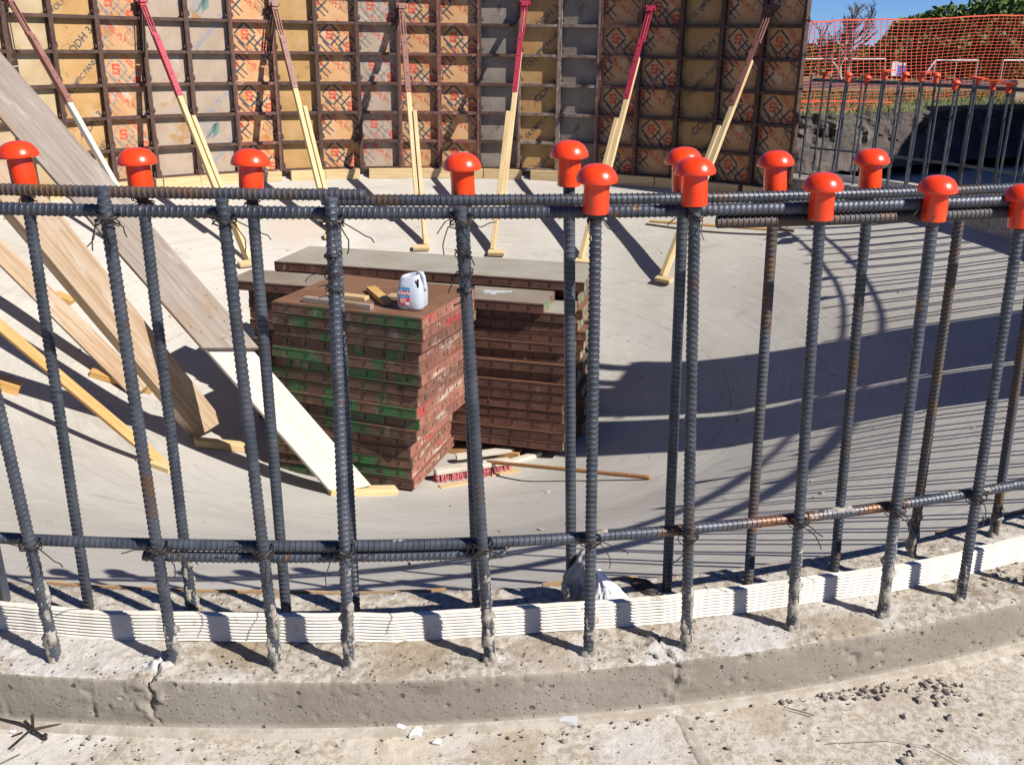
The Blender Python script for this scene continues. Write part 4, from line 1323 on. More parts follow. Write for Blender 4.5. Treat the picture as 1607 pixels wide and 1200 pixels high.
def crust_mesh(h, seed):
    n = 14
    zs = np.linspace(.0, h, int(h / .003))
    q = 2 * np.pi * np.arange(n) / n
    Z, Q = np.meshgrid(zs, q, indexing='ij')
    k = fbm(np.cos(Q) * 1.7 + seed, np.sin(Q) * 1.7, Z * 42, seed=seed) - .5
    k2 = fbm(np.cos(Q) * 3 + seed, np.sin(Q) * 3, Z * 120, seed=seed + 5) - .5
    fade = np.clip(1 - Z / h, 0, 1)
    r = BR_R - .0040 + .0100 * (k * 2.6 + .22 + fade * .30) + k2 * .0075
    r = np.where(Z < .012, r + .004 * (1 - Z / .012), r)
    return grid_mesh('mortar_crust', np.stack([r * np.cos(Q), r * np.sin(Q), Z], -1), MT['mortar'], wrap=True)
CRUST = [crust_mesh(h, 3 + i) for i, h in enumerate((.10, .16, .22, .13))]

BAR_LEN = .80
BARM = [straight_bar('rebar', BAR_LEN, MT['steel'], .0012), straight_bar('rebar', BAR_LEN, MT['steel'], .0034), straight_bar('rebar', BAR_LEN, MT['steel'], -.0018), straight_bar('rebar', BAR_LEN, MT['rust'], .0014)]
pb = MB(); pb.tube([(0, 0, 0), (0, 0, BAR_LEN)], BR_R, 6)
BARFAR = pb.mesh('rebar', MT['steel'])

R_F, R_R = 4.123, 3.955
FRONT = [((90, 1035), (-78, 312), 0), ((275, 1040), (160, 293), 0), ((435, 1045), (348, 312), 0), ((548, 1045), (519, 310), 0), ((770, 1035), (722, 324), 0),
         ((925, 1025), (935, 334), 1), ((1078, 1015), (1090, 323), 1), ((1243, 985), (1287, 344), 1), ((1385, 965), (1464, 346), 1), ((1508, 940), (1600, 357), 1)]
REAR = [((140, 955), (40, 293), 1), ((303, 965), (223, 304), 1), ((450, 965), (395, 306), 1), ((558, 967), (523, 295), 0), ((750, 955), (727, 311), 1),
        ((897, 945), (893, 291), 1), ((1047, 925), (1073, 300), 1), ((1175, 915), (1216, 304), 1), ((1310, 895), (1364, 299), 1), ((1430, 870), (1507, 335), 0), ((1560, 840), (1640, 300), 0)]
BARS = []
def upright(B, T, variant, label, group, near=True):
    d = T - B
    Mw = Matrix.Translation(B) @ d.to_track_quat('Z', 'X').to_matrix().to_4x4() @ Matrix.Rotation(random.uniform(0, 6.28), 4, 'Z') @ Matrix.Diagonal((1, 1, d.length / BAR_LEN, 1))
    Me = Matrix.Translation(B) @ d.to_track_quat('Z', 'X').to_matrix().to_4x4()
    t = tag(put('upright_rebar', BARM[variant] if near else BARFAR, Mw), label, 'rebar', group)
    return t, Me
def add_cap(T, d, me, label, group, tilt=0.0, sink=0.0):
    q = d.to_track_quat('Z', 'X').to_matrix().to_4x4()
    Mw = Matrix.Translation(T - d.normalized() * sink) @ q @ Matrix.Rotation(tilt, 4, 'X') @ Matrix.Rotation(random.uniform(0, 6.28), 4, 'Z')
    return tag(put('rebar_cap', me, Mw), label, 'rebar cap', group)

def attach(o, name, me, Mw):
    c = put(name, me, Mw, o)
    return c

ci = {'front': 0, 'rear': 0}
ncap = {'front': sum(c for *_, c in FRONT), 'rear': sum(c for *_, c in REAR)}
for row, lst, R in (('front', FRONT, R_F), ('rear', REAR, R_R)):
    for i, (bp, tp, c) in enumerate(lst):
        B = on_z(bp, 0); T = on_cyl(tp, R)
        B.z = -.02
        if row == 'front': var = [0, 1, 2, 0, 2, 0, 2, 0, 0, 0][i]
        else: var = [1, 0, 0, 0, 2, 0, 0, 3, 0, 3, 3][i]
        what = 'under an orange cap' if c else 'with a bare top end'
        o, Me = upright(B, T, var, f'{row} row upright ribbed rebar {what}, {ORD[i]} from the left edge', f'upright rebars of the near {row} row')
        d = (T - B).normalized()
        if c:
            ci[row] += 1
            add_cap(T, d, CAP, f'orange mushroom cap on the {row} row of bars, {ORD[ci[row] - 1]} of {ncap[row]} from the left', 'orange caps on the near bars', random.uniform(-.09, .09))
        # tie wires: at the top hoop, and on the front row at the low hoop
        S_ = d.length
        def atz(z): return B + d * ((z - B.z) / d.z)
        rot = lambda: Matrix.Rotation(random.uniform(-.5, .5), 4, 'Z')
        ztop = .785
        K = BIGKNOTS if (i in (1, 2, 3, 4) and row == 'front') or random.random() < .3 else KNOTS
        attach(o, 'tie_wire', random.choice(K), Matrix.Translation(atz(ztop - .005)) @ rot())
        if row == 'front':
            attach(o, 'tie_wire', random.choice(BIGKNOTS), Matrix.Translation(atz(.228)) @ rot())
            if i in (3, 4): 
                for zz in (.73, .70, .675): attach(o, 'tie_wire', random.choice(KNOTS), Matrix.Translation(atz(zz)) @ rot())
            attach(o, 'mortar_crust', CRUST[(i * 3 + 1) % 4] if i not in (4, 7, 8) else CRUST[2], Matrix.Translation(atz(0)) @ d.to_track_quat('Z', 'X').to_matrix().to_4x4())
        elif i in (1, 4, 9, 10):
            attach(o, 'mortar_crust', CRUST[i % 2], Matrix.Translation(atz(0)) @ d.to_track_quat('Z', 'X').to_matrix().to_4x4())
        BARS.append(o)

# the remaining bars of both rows, round the right side to the end of the form wall, and a few on the left
aF1 = az_of(on_z(FRONT[-1][0], 0)); aR1 = az_of(on_z(REAR[-1][0], 0))
aF0 = az_of(on_z(FRONT[0][0], 0)); aR0 = az_of(on_z(REAR[0][0], 0))
FARTOP = {}
FARBARS = []
def run(row, R, a0, a1, step):
    a = a0 + step
    while (a < a1 if step > 0 else a > a1):
        inview = a > 14
        rl = random.uniform(-.012, .012)
        B = cyl(R, a, -.02); T = cyl(R + rl, a + random.uniform(-.3, .3), .80 + random.uniform(-.02, .05))
        lab = ('thin upright rebar on the far curb before the earth bank' if inview else
               ('upright rebar on the right of the curb, beyond the picture edge' if step > 0 else 'upright rebar on the left of the curb, beyond the picture edge'))
        o, _ = upright(B, T, 0, lab, 'upright rebars on the far curb' if inview else 'upright rebars beyond the picture edge', near=False)
        if inview: FARBARS.append((B, o))
        FARTOP.setdefault(row, []).append((a, T, (T - B).normalized()))
        a += abs(step) * random.uniform(.92, 1.08) * (1 if step > 0 else -1)
run('front', R_F, aF1, 43.5, 2.35)
run('rear', R_R, aR1, 43.0, 2.45)
run('front', R_F, aF0, -132, -2.5)
run('rear', R_R, aR0, -132, -2.5)
FARBARS.sort(key=lambda q: (q[0] - EYEV).dot(C_R) / (q[0] - EYEV).dot(_f))
for k, (B, o) in enumerate(FARBARS): o['label'] = f'thin dark rebar on the far curb before the earth bank, {ORD[k]} from the form wall'
# caps out there: mushroom caps and wide square ones
def nearest_top(px, py):
    best, bd = None, 1e9
    for row in FARTOP:
        for a, T, d in FARTOP[row]:
            if a < 10: continue
            v = T - EYEV; wv = v.dot(_f)
            x = PW / 2 + F_PX * v.dot(C_R) / wv
            if abs(x - px) < bd: bd, best = abs(x - px), (T, d)
    return best
nm = 0
used = set()
for px, kind in ((1297, 's'), (1335, 'm'), (1364, 'm'), (1396, 's'), (1433, 's'), (1460, 'm'), (1491, 'm'), (1533, 's'), (1556, 's'), (1588, 's'), (1424, 'm')):
    T, d = nearest_top(px, 0)
    key = (round(T.x, 3), round(T.y, 3))
    if key in used: continue
    used.add(key)
    dd = (d + Vector((random.uniform(-.12, .12), random.uniform(-.12, .12), 0))).normalized()
    if kind == 's': add_cap(T, dd, SQC, f'wide square orange cap on a far curb bar, {ORD[nm]} far cap from the form wall', 'orange caps on the far curb', sink=.03)
    else: add_cap(T, dd, CAPF, f'small round orange cap on a far curb bar, {ORD[nm]} far cap from the form wall', 'orange caps on the far curb', sink=.03)
    nm += 1
for row, azs in (('front', (8, -3, -35, -42)), ('rear', (1, 5, -38, -47, -30))):
    for a0 in azs:
        a, T, d = min(FARTOP[row], key=lambda q: abs(q[0] - a0))
        add_cap(T, d, CAP, 'orange mushroom cap on a curb bar beyond the right picture edge', 'orange caps beyond the picture edge', sink=.03)

# hoops
def hoop(R, z, a0, a1, mat, lab, ribs, seed, cat='rebar', group=None):
    o = tag(put('hoop_rebar', arc_bar('hoop_rebar', R, z, a0, a1, MT[mat], ribs, seed=seed)), lab, cat, group)
    return o
NEAR0, NEAR1 = -128, -38
HG = 'horizontal hoop bars'
a_px = lambda p, R: az_of(on_cyl(p, R))
hoop(R_F - .022, .788, NEAR0, NEAR1, 'steel', 'long upper hoop bar tied to the inside of the front row', True, 1, group=HG)
hoop(R_F - .022, [.768, .766, .764], a_px((1125, 352), 4.10), -30, 'rust', 'short lapped hoop bar with rusty cut end under the front upper hoop at right', True, 2, group=HG)
hoop(R_R + .022, .788, a_px((505, 312), 3.975), NEAR1, 'steel', 'upper hoop bar tied outside the rear row, right behind the front hoop', True, 3, group=HG)
hoop(R_R + .022, [.799, .797, .797], NEAR0, a_px((575, 312), 3.975), 'rust', 'rusty lapped hoop bar along the top rail at the left', True, 4, group=HG)
hoop(R_R - .021, [.770, .768, .762], a_px((800, 330), 3.935), NEAR1, 'steel', 'lower lapped hoop bar inside the rear row at right', True, 5, group=HG)
lh = hoop(R_F - .021, [.222, .224, .226, .228, .232], NEAR0, NEAR1, 'steel', 'low hoop bar tied along the front row of bars, mortar splashed', True, 6, group=HG)
rustm = MT['steel'].copy(); rustm.name = 'part_rusted_steel'; lh.data.materials[0] = rustm
blobs(rustm, [(on_cyl((1225, 833), 4.102), .09, (.22, .095, .035)), (on_cyl((1060, 838), 4.102), .05, (.13, .075, .045)), (on_cyl((1380, 815), 4.102), .06, (.19, .085, .035))], .85)
hoop(R_F - .021, [.203, .203, .204], a_px((225, 862), 4.10), a_px((792, 860), 4.10), 'steel', 'short lapped bar under the low hoop in the left half', True, 7, group=HG)
hoop(R_F - .022, .788, NEAR1, 43.5, 'steel', 'upper hoop bar on the outer row of the far right curb', False, 8, group=HG)
hoop(R_R + .022, .785, NEAR1, 43, 'steel', 'upper hoop bar on the inner row of the far right curb', False, 9, group=HG)
hoop(R_F + .021, .232, NEAR1, 43.5, 'steel', 'low hoop bar on the far right curb before the earth bank', False, 10, group=HG)
# mortar on the low hoop
for p0, p1, sd in (((1250, 828), (1345, 818), 1), ((1440, 808), (1620, 795), 2), ((925, 842), (960, 842), 3), ((0, 850), (90, 852), 4), ((600, 850), (650, 850), 5)):
    a0, a1 = a_px(p0, 4.102), a_px(p1, 4.102)
    S_ = math.radians(a1 - a0) * 4.102
    s = np.linspace(0, S_, int(S_ / .004)); q = 2 * np.pi * np.arange(12) / 12
    Sg, Q = np.meshgrid(s, q, indexing='ij')
    k = fbm(Sg * 40, np.cos(Q) + 3 * sd, np.sin(Q), seed=90 + sd)
    k2 = fbm(Sg * 160, np.cos(Q) * 3, np.sin(Q) * 3, seed=95 + sd)
    r = BR_R - .0030 + .0105 * (k - .36) + (k2 - .5) * .004
    r *= np.clip(np.minimum(Sg, S_ - Sg) / .01, .5, 1)
    aa = math.radians(a0) + Sg / 4.102
    za = np.interp(np.degrees(aa), [NEAR0, NEAR1], [.222, .232])
    wob = (fbm((np.degrees(aa) - NEAR0) * math.pi / 180 * 4.102 * 1.3, Sg * 0, seed=6) - .5) * .012
    Rr = 4.102 + wob + r * np.cos(Q)
    V = np.stack([CEN.x + Rr * np.cos(aa), CEN.y + Rr * np.sin(aa), za + r * np.sin(Q)], -1)
    put('mortar_crust', grid_mesh('mortar_crust', V, MT['mortar'], wrap=True), None, lh)

# ------------------------------------------------------------------ waterstop and inner strip
def waterstop():
    az = np.concatenate([np.arange(-165, -130, 2), np.arange(-130, -40, .4), np.arange(-40, 43, 2)])
    outer = []
    nr = 8; h = .053
    for k in range(nr):
        z0 = .0 + k * h / nr
        outer += [(4.0465, z0 + .0003), (4.0515, z0 + h / nr * .18), (4.0510, z0 + h / nr * .34), (4.0475, z0 + h / nr * .90)]
    prof = [(4.051, -.02)] + outer + [(4.0505, h), (4.038, h + .001), (4.036, h - .002), (4.036, -.02)]
    P = np.array(prof)
    A = np.radians(az)[:, None]
    wob = (fbm(az * .35, az * 0, seed=33) - .5)[:, None] * .010 + (fbm(az * 1.5, az * 0, seed=34) - .5)[:, None] * .007
    r = P[None, :, 0] + wob * 1.0 + np.zeros_like(A)
    zt = (fbm(az * .5, az * 0, seed=35) - .5)[:, None] * .008
    z = P[None, :, 1] + zt
    V = np.stack([CEN.x + r * np.cos(A), CEN.y + r * np.sin(A), z], -1)
    me = grid_mesh('waterstop', V, MT['vinyl'], smooth=False)
    tag(put('waterstop', me), 'white ribbed plastic waterstop strip standing in the curb between the two bar rows', 'waterstop')
waterstop()
def edge_strip(p, q, lab):
    a0, a1 = az_of(on_z(p, 0)), az_of(on_z(q, 0))
    az = np.linspace(a0, a1, 60)
    P = np.array([(3.871, -.13), (3.871, -.003), (3.880, -.001), (3.880, -.13)])
    A = np.radians(az)[:, None]
    r = P[None, :, 0] + np.zeros_like(A); z = P[None, :, 1] + ((fbm(az * 1.2, az * 0, seed=44) - .5) * .008)[:, None]
    V = np.stack([CEN.x + r * np.cos(A), CEN.y + r * np.sin(A), z], -1)
    tag(put('edging_strip', grid_mesh('edging_strip', V, MT['strip'], smooth=False)), lab, 'edging strip')
edge_strip((60, 925), (700, 935), 'orange plywood edging strip along the inside of the curb at left')
edge_strip((855, 925), (1010, 918), 'orange plywood edging strip behind the plastic bag')
edge_strip((1480, 838), (1620, 800), 'orange plywood edging strip along the inside of the curb at right')

# lath lying on the far slope
a, b = on_floor((1020, 352)), on_floor((1246, 368))
out = Vector((a.x - CEN.x, a.y - CEN.y, 0)).normalized()
nrm = Vector((-out.x * .345, -out.y * .345, 1)).normalized()
tag(beam('lath', a + nrm * .03, b + nrm * .03, .03, .012, MT['lumber_orange'], nrm), 'thin amber lath lying on the far slope of the bowl below the shaded forms', 'lath')

# ------------------------------------------------------------------ plastic bag on the curb
def bag():
    c = on_z((928, 951), 0.0)
    rows, n = 26, 40
    def body(prof, seed, amp):
        V = np.zeros((rows, n, 3))
        for i in range(rows):
            t = i / (rows - 1)
            rx = np.interp(t, [0, .25, .55, .8, 1], prof[0]); ry = np.interp(t, [0, .3, .7, 1], prof[1])
            cx = np.interp(t, [0, .5, 1], prof[2])
            q = 2 * np.pi * np.arange(n) / n
            k = 1 + amp * (fbm(np.cos(q) * 1.8 + seed, np.sin(q) * 1.8, np.full(n, t * 3), seed=seed) - .5) + amp * .4 * (fbm(np.cos(q) * 5, np.sin(q) * 5, np.full(n, t * 7), seed=seed + 3) - .5)
            V[i, :, 0] = cx + rx * k * np.cos(q); V[i, :, 1] = ry * k * np.sin(q)
            V[i, :, 2] = prof[3] * t + .01 * (fbm(np.cos(q) * 2, np.sin(q) * 2, np.full(n, t * 4), seed=seed + 7) - .5)
        V[-1] = V[-1].mean(0) * .8 + V[-1] * .2
        return V
    t = thing('plastic_bag', Matrix.Translation(c), 'crumpled grey and white plastic bag leaning on the waterstop behind the bars', 'bag')
    child('film', grid_mesh('film', body(((.020, .034, .030, .016, .010), (.02, .028, .02, .012), (-.012, -.024, -.014), .125), 4, 1.1), MT['bag'], wrap=True, smooth=False), t)
    V = body(((.034, .036, .024, .010, .003), (.012, .018, .012, .004), (.036, .024, .002), .088), 9, .7)
    child('woven_flap', grid_mesh('woven_flap', V, MT['cloth'], wrap=True, smooth=False), t, Matrix.Translation((.006, -.010, .0)))
bag()
def lump(name, c, sz, mat, seed, lab, cat, nsub=2, flat=1.0, group=None):
    bm = bmesh.new()
    bmesh.ops.create_icosphere(bm, subdivisions=nsub, radius=1)
    for v in bm.verts:
        k = .65 + .7 * float(fbm(np.array([v.co.x * 1.3 + seed]), np.array([v.co.y * 1.3]), np.array([v.co.z * 1.3]), seed=seed)[0])
        v.co = Vector((v.co.x * sz[0] * k, v.co.y * sz[1] * k, max(-.3, v.co.z) * sz[2] * k))
    me = bpy.data.meshes.new(name); bm.to_mesh(me); bm.free(); me.materials.append(mat)
    return tag(put(name, me, Matrix.Translation(c) @ Matrix.Rotation(seed * 1.7, 4, 'Z')), lab, cat, group)
lump('soil_clump', on_z((1010, 922), .0), (.035, .02, .014), MT['dirt'], 5, 'dark soil clump on the curb right of the plastic bag', 'soil clump', 3)

# ------------------------------------------------------------------ litter on the slab
def chip(p, pts, th, mat, lab, name='chip', cat='chip', tilt=(0, 0), z=SLAB_Z):
    c = on_z(p, z + .003)
    b = MB(); n = len(pts)
    rr = random.Random(len(pts) + int(p[0]))
    V = [(x, y, 0) for x, y in pts] + [(x * .92, y * .92, th * rr.uniform(.8, 1.1)) for x, y in pts]
    b.add(V, [tuple(range(n))[::-1], tuple(range(n, 2 * n))] + [(k, (k + 1) % n, n + (k + 1) % n, n + k) for k in range(n)])
    Mw = Matrix.Translation(c) @ Matrix.Rotation(tilt[0], 4, 'X') @ Matrix.Rotation(tilt[1], 4, 'Y')
    return tag(put(name, b.mesh(name, mat), Mw), lab, cat)
chip((633, 1140), [(-.014, -.006), (.0, -.010), (.012, -.002), (.010, .010), (-.006, .010)], .008, MT['foam'], 'larger white chip left of its twin on the slab', tilt=(.3, .2))
chip((652, 1150), [(-.010, -.010), (.010, -.008), (.013, .006), (.004, .010), (-.006, .002)], .008, MT['foam'], 'larger white chip touching its twin, nearer the camera', tilt=(.35, -.2))
chip((686, 1164), [(-.009, -.003), (.006, -.006), (.008, .004), (.0, .006)], .003, MT['foam'], 'small flat white chip lying alone on the slab', tilt=(.2, .1))
chip((892, 1131), [(-.020, -.002), (-.010, -.010), (.012, -.012), (.018, -.004), (.016, .008), (-.008, .008)], .006, MT['stone'], 'flat grey stone flake at the foot of the curb', 'stone_flake', 'stone', tilt=(.35, 0))
chip((20, 1148), [(-.004, -.002), (.004, -.002), (.004, .003)], .003, MT['foam'], 'tiny white chip near the left corner')
# tangle of wire nails: a star of short cut bars
def scrap_star():
    c = on_z((53, 1142), SLAB_Z + .006)
    b = MB()
    li = lambda p, z=SLAB_Z + .006: on_z(p, z) - c
    b.tube([li((-12, 1126)), li((30, 1134), SLAB_Z + .012), li((54, 1144), SLAB_Z + .008)], .0028, 6)
    b.tube([li((50, 1144), SLAB_Z + .008), li((102, 1135))], .0026, 6)
    b.tube([li((50, 1143), SLAB_Z + .010), li((15, 1174), SLAB_Z + .004)], .0024, 6)
    b.tube([li((50, 1144), SLAB_Z + .010), li((73, 1159), SLAB_Z + .005)], .0026, 6)
    b.tube([li((52, 1144), SLAB_Z + .005), li((53, 1144), SLAB_Z + .005) + Vector((0, .003, .028))], .0026, 6)
    b.tube([li((70, 1158), SLAB_Z + .004), li((72, 1158), SLAB_Z + .005) + Vector((0, 0, .008))], .004, 8)
    b.tube([li((20, 1154), SLAB_Z + .004), li((36, 1148), SLAB_Z + .006)], .0016, 6)
    tag(put('bar_tie_star', b.mesh('bar_tie_star', MT['wire']), Matrix.Translation(c)), 'star shaped scrap of dark steel rods on the slab in the left corner', 'steel scrap')
    w_ = MB(); w_.tube([on_z((-5, 1200), SLAB_Z + .006) - c, on_z((15, 1190), SLAB_Z + .007) - c, on_z((32, 1182), SLAB_Z + .006) - c], .0011, 5)
    tag(put('wire_scrap', w_.mesh('wire_scrap', MT['wire']), Matrix.Translation(c)), 'short straight wire scrap at the lower left corner', 'wire scrap')
scrap_star()
for pts, lab in ((((1235, 1110), (1255, 1115), (1277, 1122)), 'short dark twig on the slab in front of the curb at right'),
                 (((1300, 1165), (1400, 1160), (1460, 1172), (1510, 1198)), 'thin curved pale fibre lying on the slab at lower right')):
    b = MB(); c = on_z(pts[0], SLAB_Z)
    b.tube([on_z(p, SLAB_Z + .006) - c for p in pts], .0012 if 'twig' in lab else .0007, 5)
    tag(put('twig', b.mesh('twig', MT['bark'] if 'twig' in lab else MT['crumb']), Matrix.Translation(c)), lab, 'twig')

def crumbs():
    b = MB(); rr = random.Random(9)
    def one(p, s, z):
        c = on_z(p, z)
        rad = (c.xy - CEN).length
        if (z > -.05 and rad > R_OUT - .012) or (z < -.05 and rad < R_OUT + .022): return
        bm = bmesh.new(); bmesh.ops.create_icosphere(bm, subdivisions=1, radius=1)
        V = []
        q = rr.uniform(0, 6.28)
        for v in bm.verts:
            k = rr.uniform(.55, 1.25)
            x, y = v.co.x * s * k * 1.3, v.co.y * s * k
            V.append((c.x + x * math.cos(q) - y * math.sin(q), c.y + x * math.sin(q) + y * math.cos(q), c.z + v.co.z * s * k * .8))
        b.add(V, [tuple(v.index for v in f.verts) for f in bm.faces]); bm.free()
    # along the foot of the curb, thick at right
    for k in range(330):
        t = rr.random() ** .8
        x = 560 + 1050 * t
        base = np.interp(x, [500, 800, 1100, 1250, 1400, 1607], [1146, 1134, 1100, 1078, 1048, 996])
        one((x, base + abs(rr.gauss(0, 10)) + 4), rr.choice((.0012, .0016, .002, .003)), SLAB_Z + .004)
    for cx, cy, sx, sy, n in ((1262, 1092, 36, 9, 80), (1235, 1082, 8, 7, 12), (1385, 1078, 40, 10, 45), (1480, 1086, 28, 12, 45), (1540, 1020, 45, 10, 45), (1480, 1140, 40, 20, 10), (1460, 1185, 30, 8, 12), (980, 1165, 200, 25, 25), (300, 1165, 90, 20, 25), (120, 1165, 60, 20, 25)):
        for k in range(n): one((rr.gauss(cx, sx), rr.gauss(cy, sy)), rr.choice((.0014, .002, .0028, .0042) if k % 6 or cx > 1500 or cx < 1200 else (.006, .0075)), SLAB_Z + .004)
    # on the curb top
    for k in range(110):
        x = rr.uniform(0, 1600)
        base = np.interp(x, [0, 500, 800, 1100, 1400, 1607], [1050, 1055, 1045, 1010, 960, 915])
        one((x, base - abs(rr.gauss(0, 18)) + 6), rr.choice((.0012, .0016, .002, .003)), .003)
    for cx, cy, sx, n in ((250, 1085, 26, 60), (1045, 1045, 22, 70), (1560, 900, 30, 40)):
        for k in range(n): one((rr.gauss(cx, sx), rr.gauss(cy, 14)), rr.choice((.0016, .0024, .0034, .005)), .002)
    tag(put('concrete_crumbs', b.mesh('concrete_crumbs', MT['crumb'])), 'grey brown concrete crumbs scattered along the curb and slab', 'crumbs', kind='stuff')
crumbs()
def floor_bits():
    b = MB(); rr = random.Random(14)
    for k in range(170):
        a, r = rr.uniform(0, 6.28), 3.7 * math.sqrt(rr.random())
        X = Vector((CEN.x + r * math.cos(a), CEN.y + r * math.sin(a), floor_z(r) + .004))
        s_ = rr.choice((.006, .008, .011, .016))
        q = rr.uniform(0, 6.28)
        Xm = Matrix.Rotation(q, 3, 'Z') @ Matrix.Rotation(rr.uniform(-.4, .4), 3, 'X')
        b.box(X, (s_ * rr.uniform(.7, 2.6), s_ * rr.uniform(.4, .8), s_ * .5), Xm)
    tag(put('floor_debris', b.mesh('floor_debris', MT['crumb'])), 'small wood and mortar bits strewn over the bowl floor', 'debris', kind='stuff')
floor_bits()

# ------------------------------------------------------------------ beyond the dig
BD = Vector((2.83, 1.55)).normalized(); BN = Vector((-BD.y, BD.x)); BA = Vector((2.68, 9.12))
def beyond(s, n, z=None):
    p = BA + BD * s + BN * n
    return Vector((p.x, p.y, far_z(max(0, n)) if z is None else z))

def grass():
    rr = np.random.default_rng(5)
    N = 16000
    s = rr.uniform(-.15, 7, N); n = rr.uniform(-.05, 4.5, N) ** 1.0
    cl = vnoise(s * 2.5, n * 2.5, seed=77)
    keep = rr.random(N) < .35 + .65 * cl
    s, n = s[keep], n[keep]
    hh = rr.uniform(.025, .075, len(s)) * (.6 + .8 * vnoise(s * 1.5, n * 1.5, seed=78))
    x = BA.x + BD.x * s + BN.x * n; y = BA.y + BD.y * s + BN.y * n
    z = np.array([far_z(max(0, q)) for q in n]) - .01
    a = rr.uniform(0, 6.28, len(s)); w2 = rr.uniform(.004, .009, len(s)); lx, ly = rr.normal(0, .03, len(s)), rr.normal(0, .03, len(s))
    V = np.stack([np.stack([x - w2 * np.cos(a), y - w2 * np.sin(a), z], -1), np.stack([x + w2 * np.cos(a), y + w2 * np.sin(a), z], -1), np.stack([x + lx, y + ly, z + hh], -1)], 1).reshape(-1, 3)
    me = bpy.data.meshes.new('grass')
    me.from_pydata(V.tolist(), [], np.arange(len(V)).reshape(-1, 3).tolist())
    me.materials.append(MT['grass'])
    tag(put('grass', me), 'short dry green grass on top of the earth bank', 'grass', kind='stuff')
grass()
# dark ground strip beyond
rd = MB()
A_, B_ = beyond(-40, 6.5), beyond(60, 6.5); C_, D_ = beyond(60, 20), beyond(-40, 20)
for q, nn in zip((A_, B_, C_, D_), (6.5, 6.5, 20, 20)): q.z = far_z(nn) + .05
rd.add([A_, B_, C_, D_], [(0, 1, 2, 3)])
tag(put('dark_strip', rd.mesh('dark_strip', MT['dark_strip'])), kind='structure')

# orange mesh fence
def net(s0, s1, n0, n1, h0, h1, sag, seed, base=.0, cell=(.125, .041)):
    b = MB(); rr = random.Random(seed)
    L = math.hypot(s1 - s0, n1 - n0)
    nc = int(L / cell[0]); nr = int(max(h0, h1) / cell[1])
    G = {}
    for i in range(nc + 1):
        t = i / nc
        s = s0 + (s1 - s0) * t; n = n0 + (n1 - n0) * t
        H = h0 + (h1 - h0) * t
        for j in range(nr + 1):
            k = j / nr
            p = beyond(s + .03 * math.sin(k * 5 + seed) * (1 - k), n + .05 * math.sin(t * 9 + k * 3 + seed), BANK_TOP)
            p.z = far_z(max(0, n)) + base + H * k - sag * math.sin(t * math.pi * 2.3 + seed) ** 2 * (k > .0) * .6
            G[i, j] = p + Vector((0, 0, rr.uniform(-.003, .003)))
    yv = Vector((BN.x, BN.y, 0)) * .002
    def strip(p, q, wd, across):
        o = across * wd / 2
        b.add([p - o - yv, p + o - yv, q + o - yv, q - o - yv, p - o + yv, p + o + yv, q + o + yv, q - o + yv], [(0, 1, 2, 3), (7, 6, 5, 4), (0, 3, 7, 4), (1, 5, 6, 2)])
    ux = Vector((BD.x, BD.y, 0)); uz = Vector((0, 0, 1))
    for i in range(nc + 1):
        for j in range(nr + 1):
            if j < nr: strip(G[i, j], G[i, j + 1], .0068, ux)
            if i < nc: strip(G[i, j], G[i + 1, j], (.016 if j in (0, nr) else .0046), uz)
    return b.mesh('netting', MT['net'])
fo = thing('mesh_fence', Matrix.Translation(beyond(0, .8)), 'orange plastic mesh safety fence on the grass above the earth bank', 'mesh fence')
put('netting', net(-.3, 6.5, .75, 2.2, .84, 1.12, .03, 1, base=-.06), None, fo)
put('netting', net(-.3, .9, 1.35, 1.0, .86, .88, .05, 4, base=-.02), None, fo)
fold = net(-.2, 1.6, .42, .5, .10, .06, .0, 6, base=-.0)
put('netting', fold, None, fo)
# black post with white top
def tpost():
    pz = beyond(.15, .72)
    foot = pz
    b = MB(); b.tube([(0, 0, -.1), (.02, 0, .83)], .013, 8)
    t = thing('fence_post', Matrix.Translation(foot), 'black steel fence post with white top and small red cap by the form wall', 'fence post')
    child('shaft', b.mesh('shaft', MT['post']), t)
    c = MB(); c.tube([(.02, 0, .83), (.025, 0, 1.06)], .012, 8); child('white_top', c.mesh('white_top', MT['white']), t)
    d = MB(); d.tube([(.025, 0, 1.06), (.025, 0, 1.085), (.025, 0, 1.10)], [.02, .022, .012], 8); child('red_cap', d.mesh('red_cap', MT['capfar']), t)
tpost()
for s in (3.2, 6.2):
    b = MB(); b.tube([(0, 0, -.1), (.0, 0, .92)], .010, 8)
    tag(put('fence_post', b.mesh('fence_post', MT['post']), Matrix.Translation(beyond(s, 1.75))), f'thin black post behind the orange mesh fence{"" if s < 5 else " beyond the right edge"}', 'fence post')
# plank on the grass at the right edge
pa, pb_ = at_depth((1590, 131), 11.5), at_depth((1660, 131), 11.5)
gz = bank_ground(pa)
tag(put('plywood_board', beam_mesh(.55, .10, max(.05, (pa.z + .05) - gz), MT['lumber_grain'], name='plywood_board'), frame((pa.x, pa.y, (gz + pa.z + .05) / 2 - .01), pb_ - pa)), 'brown plywood board standing on the grass at the right edge', 'board')

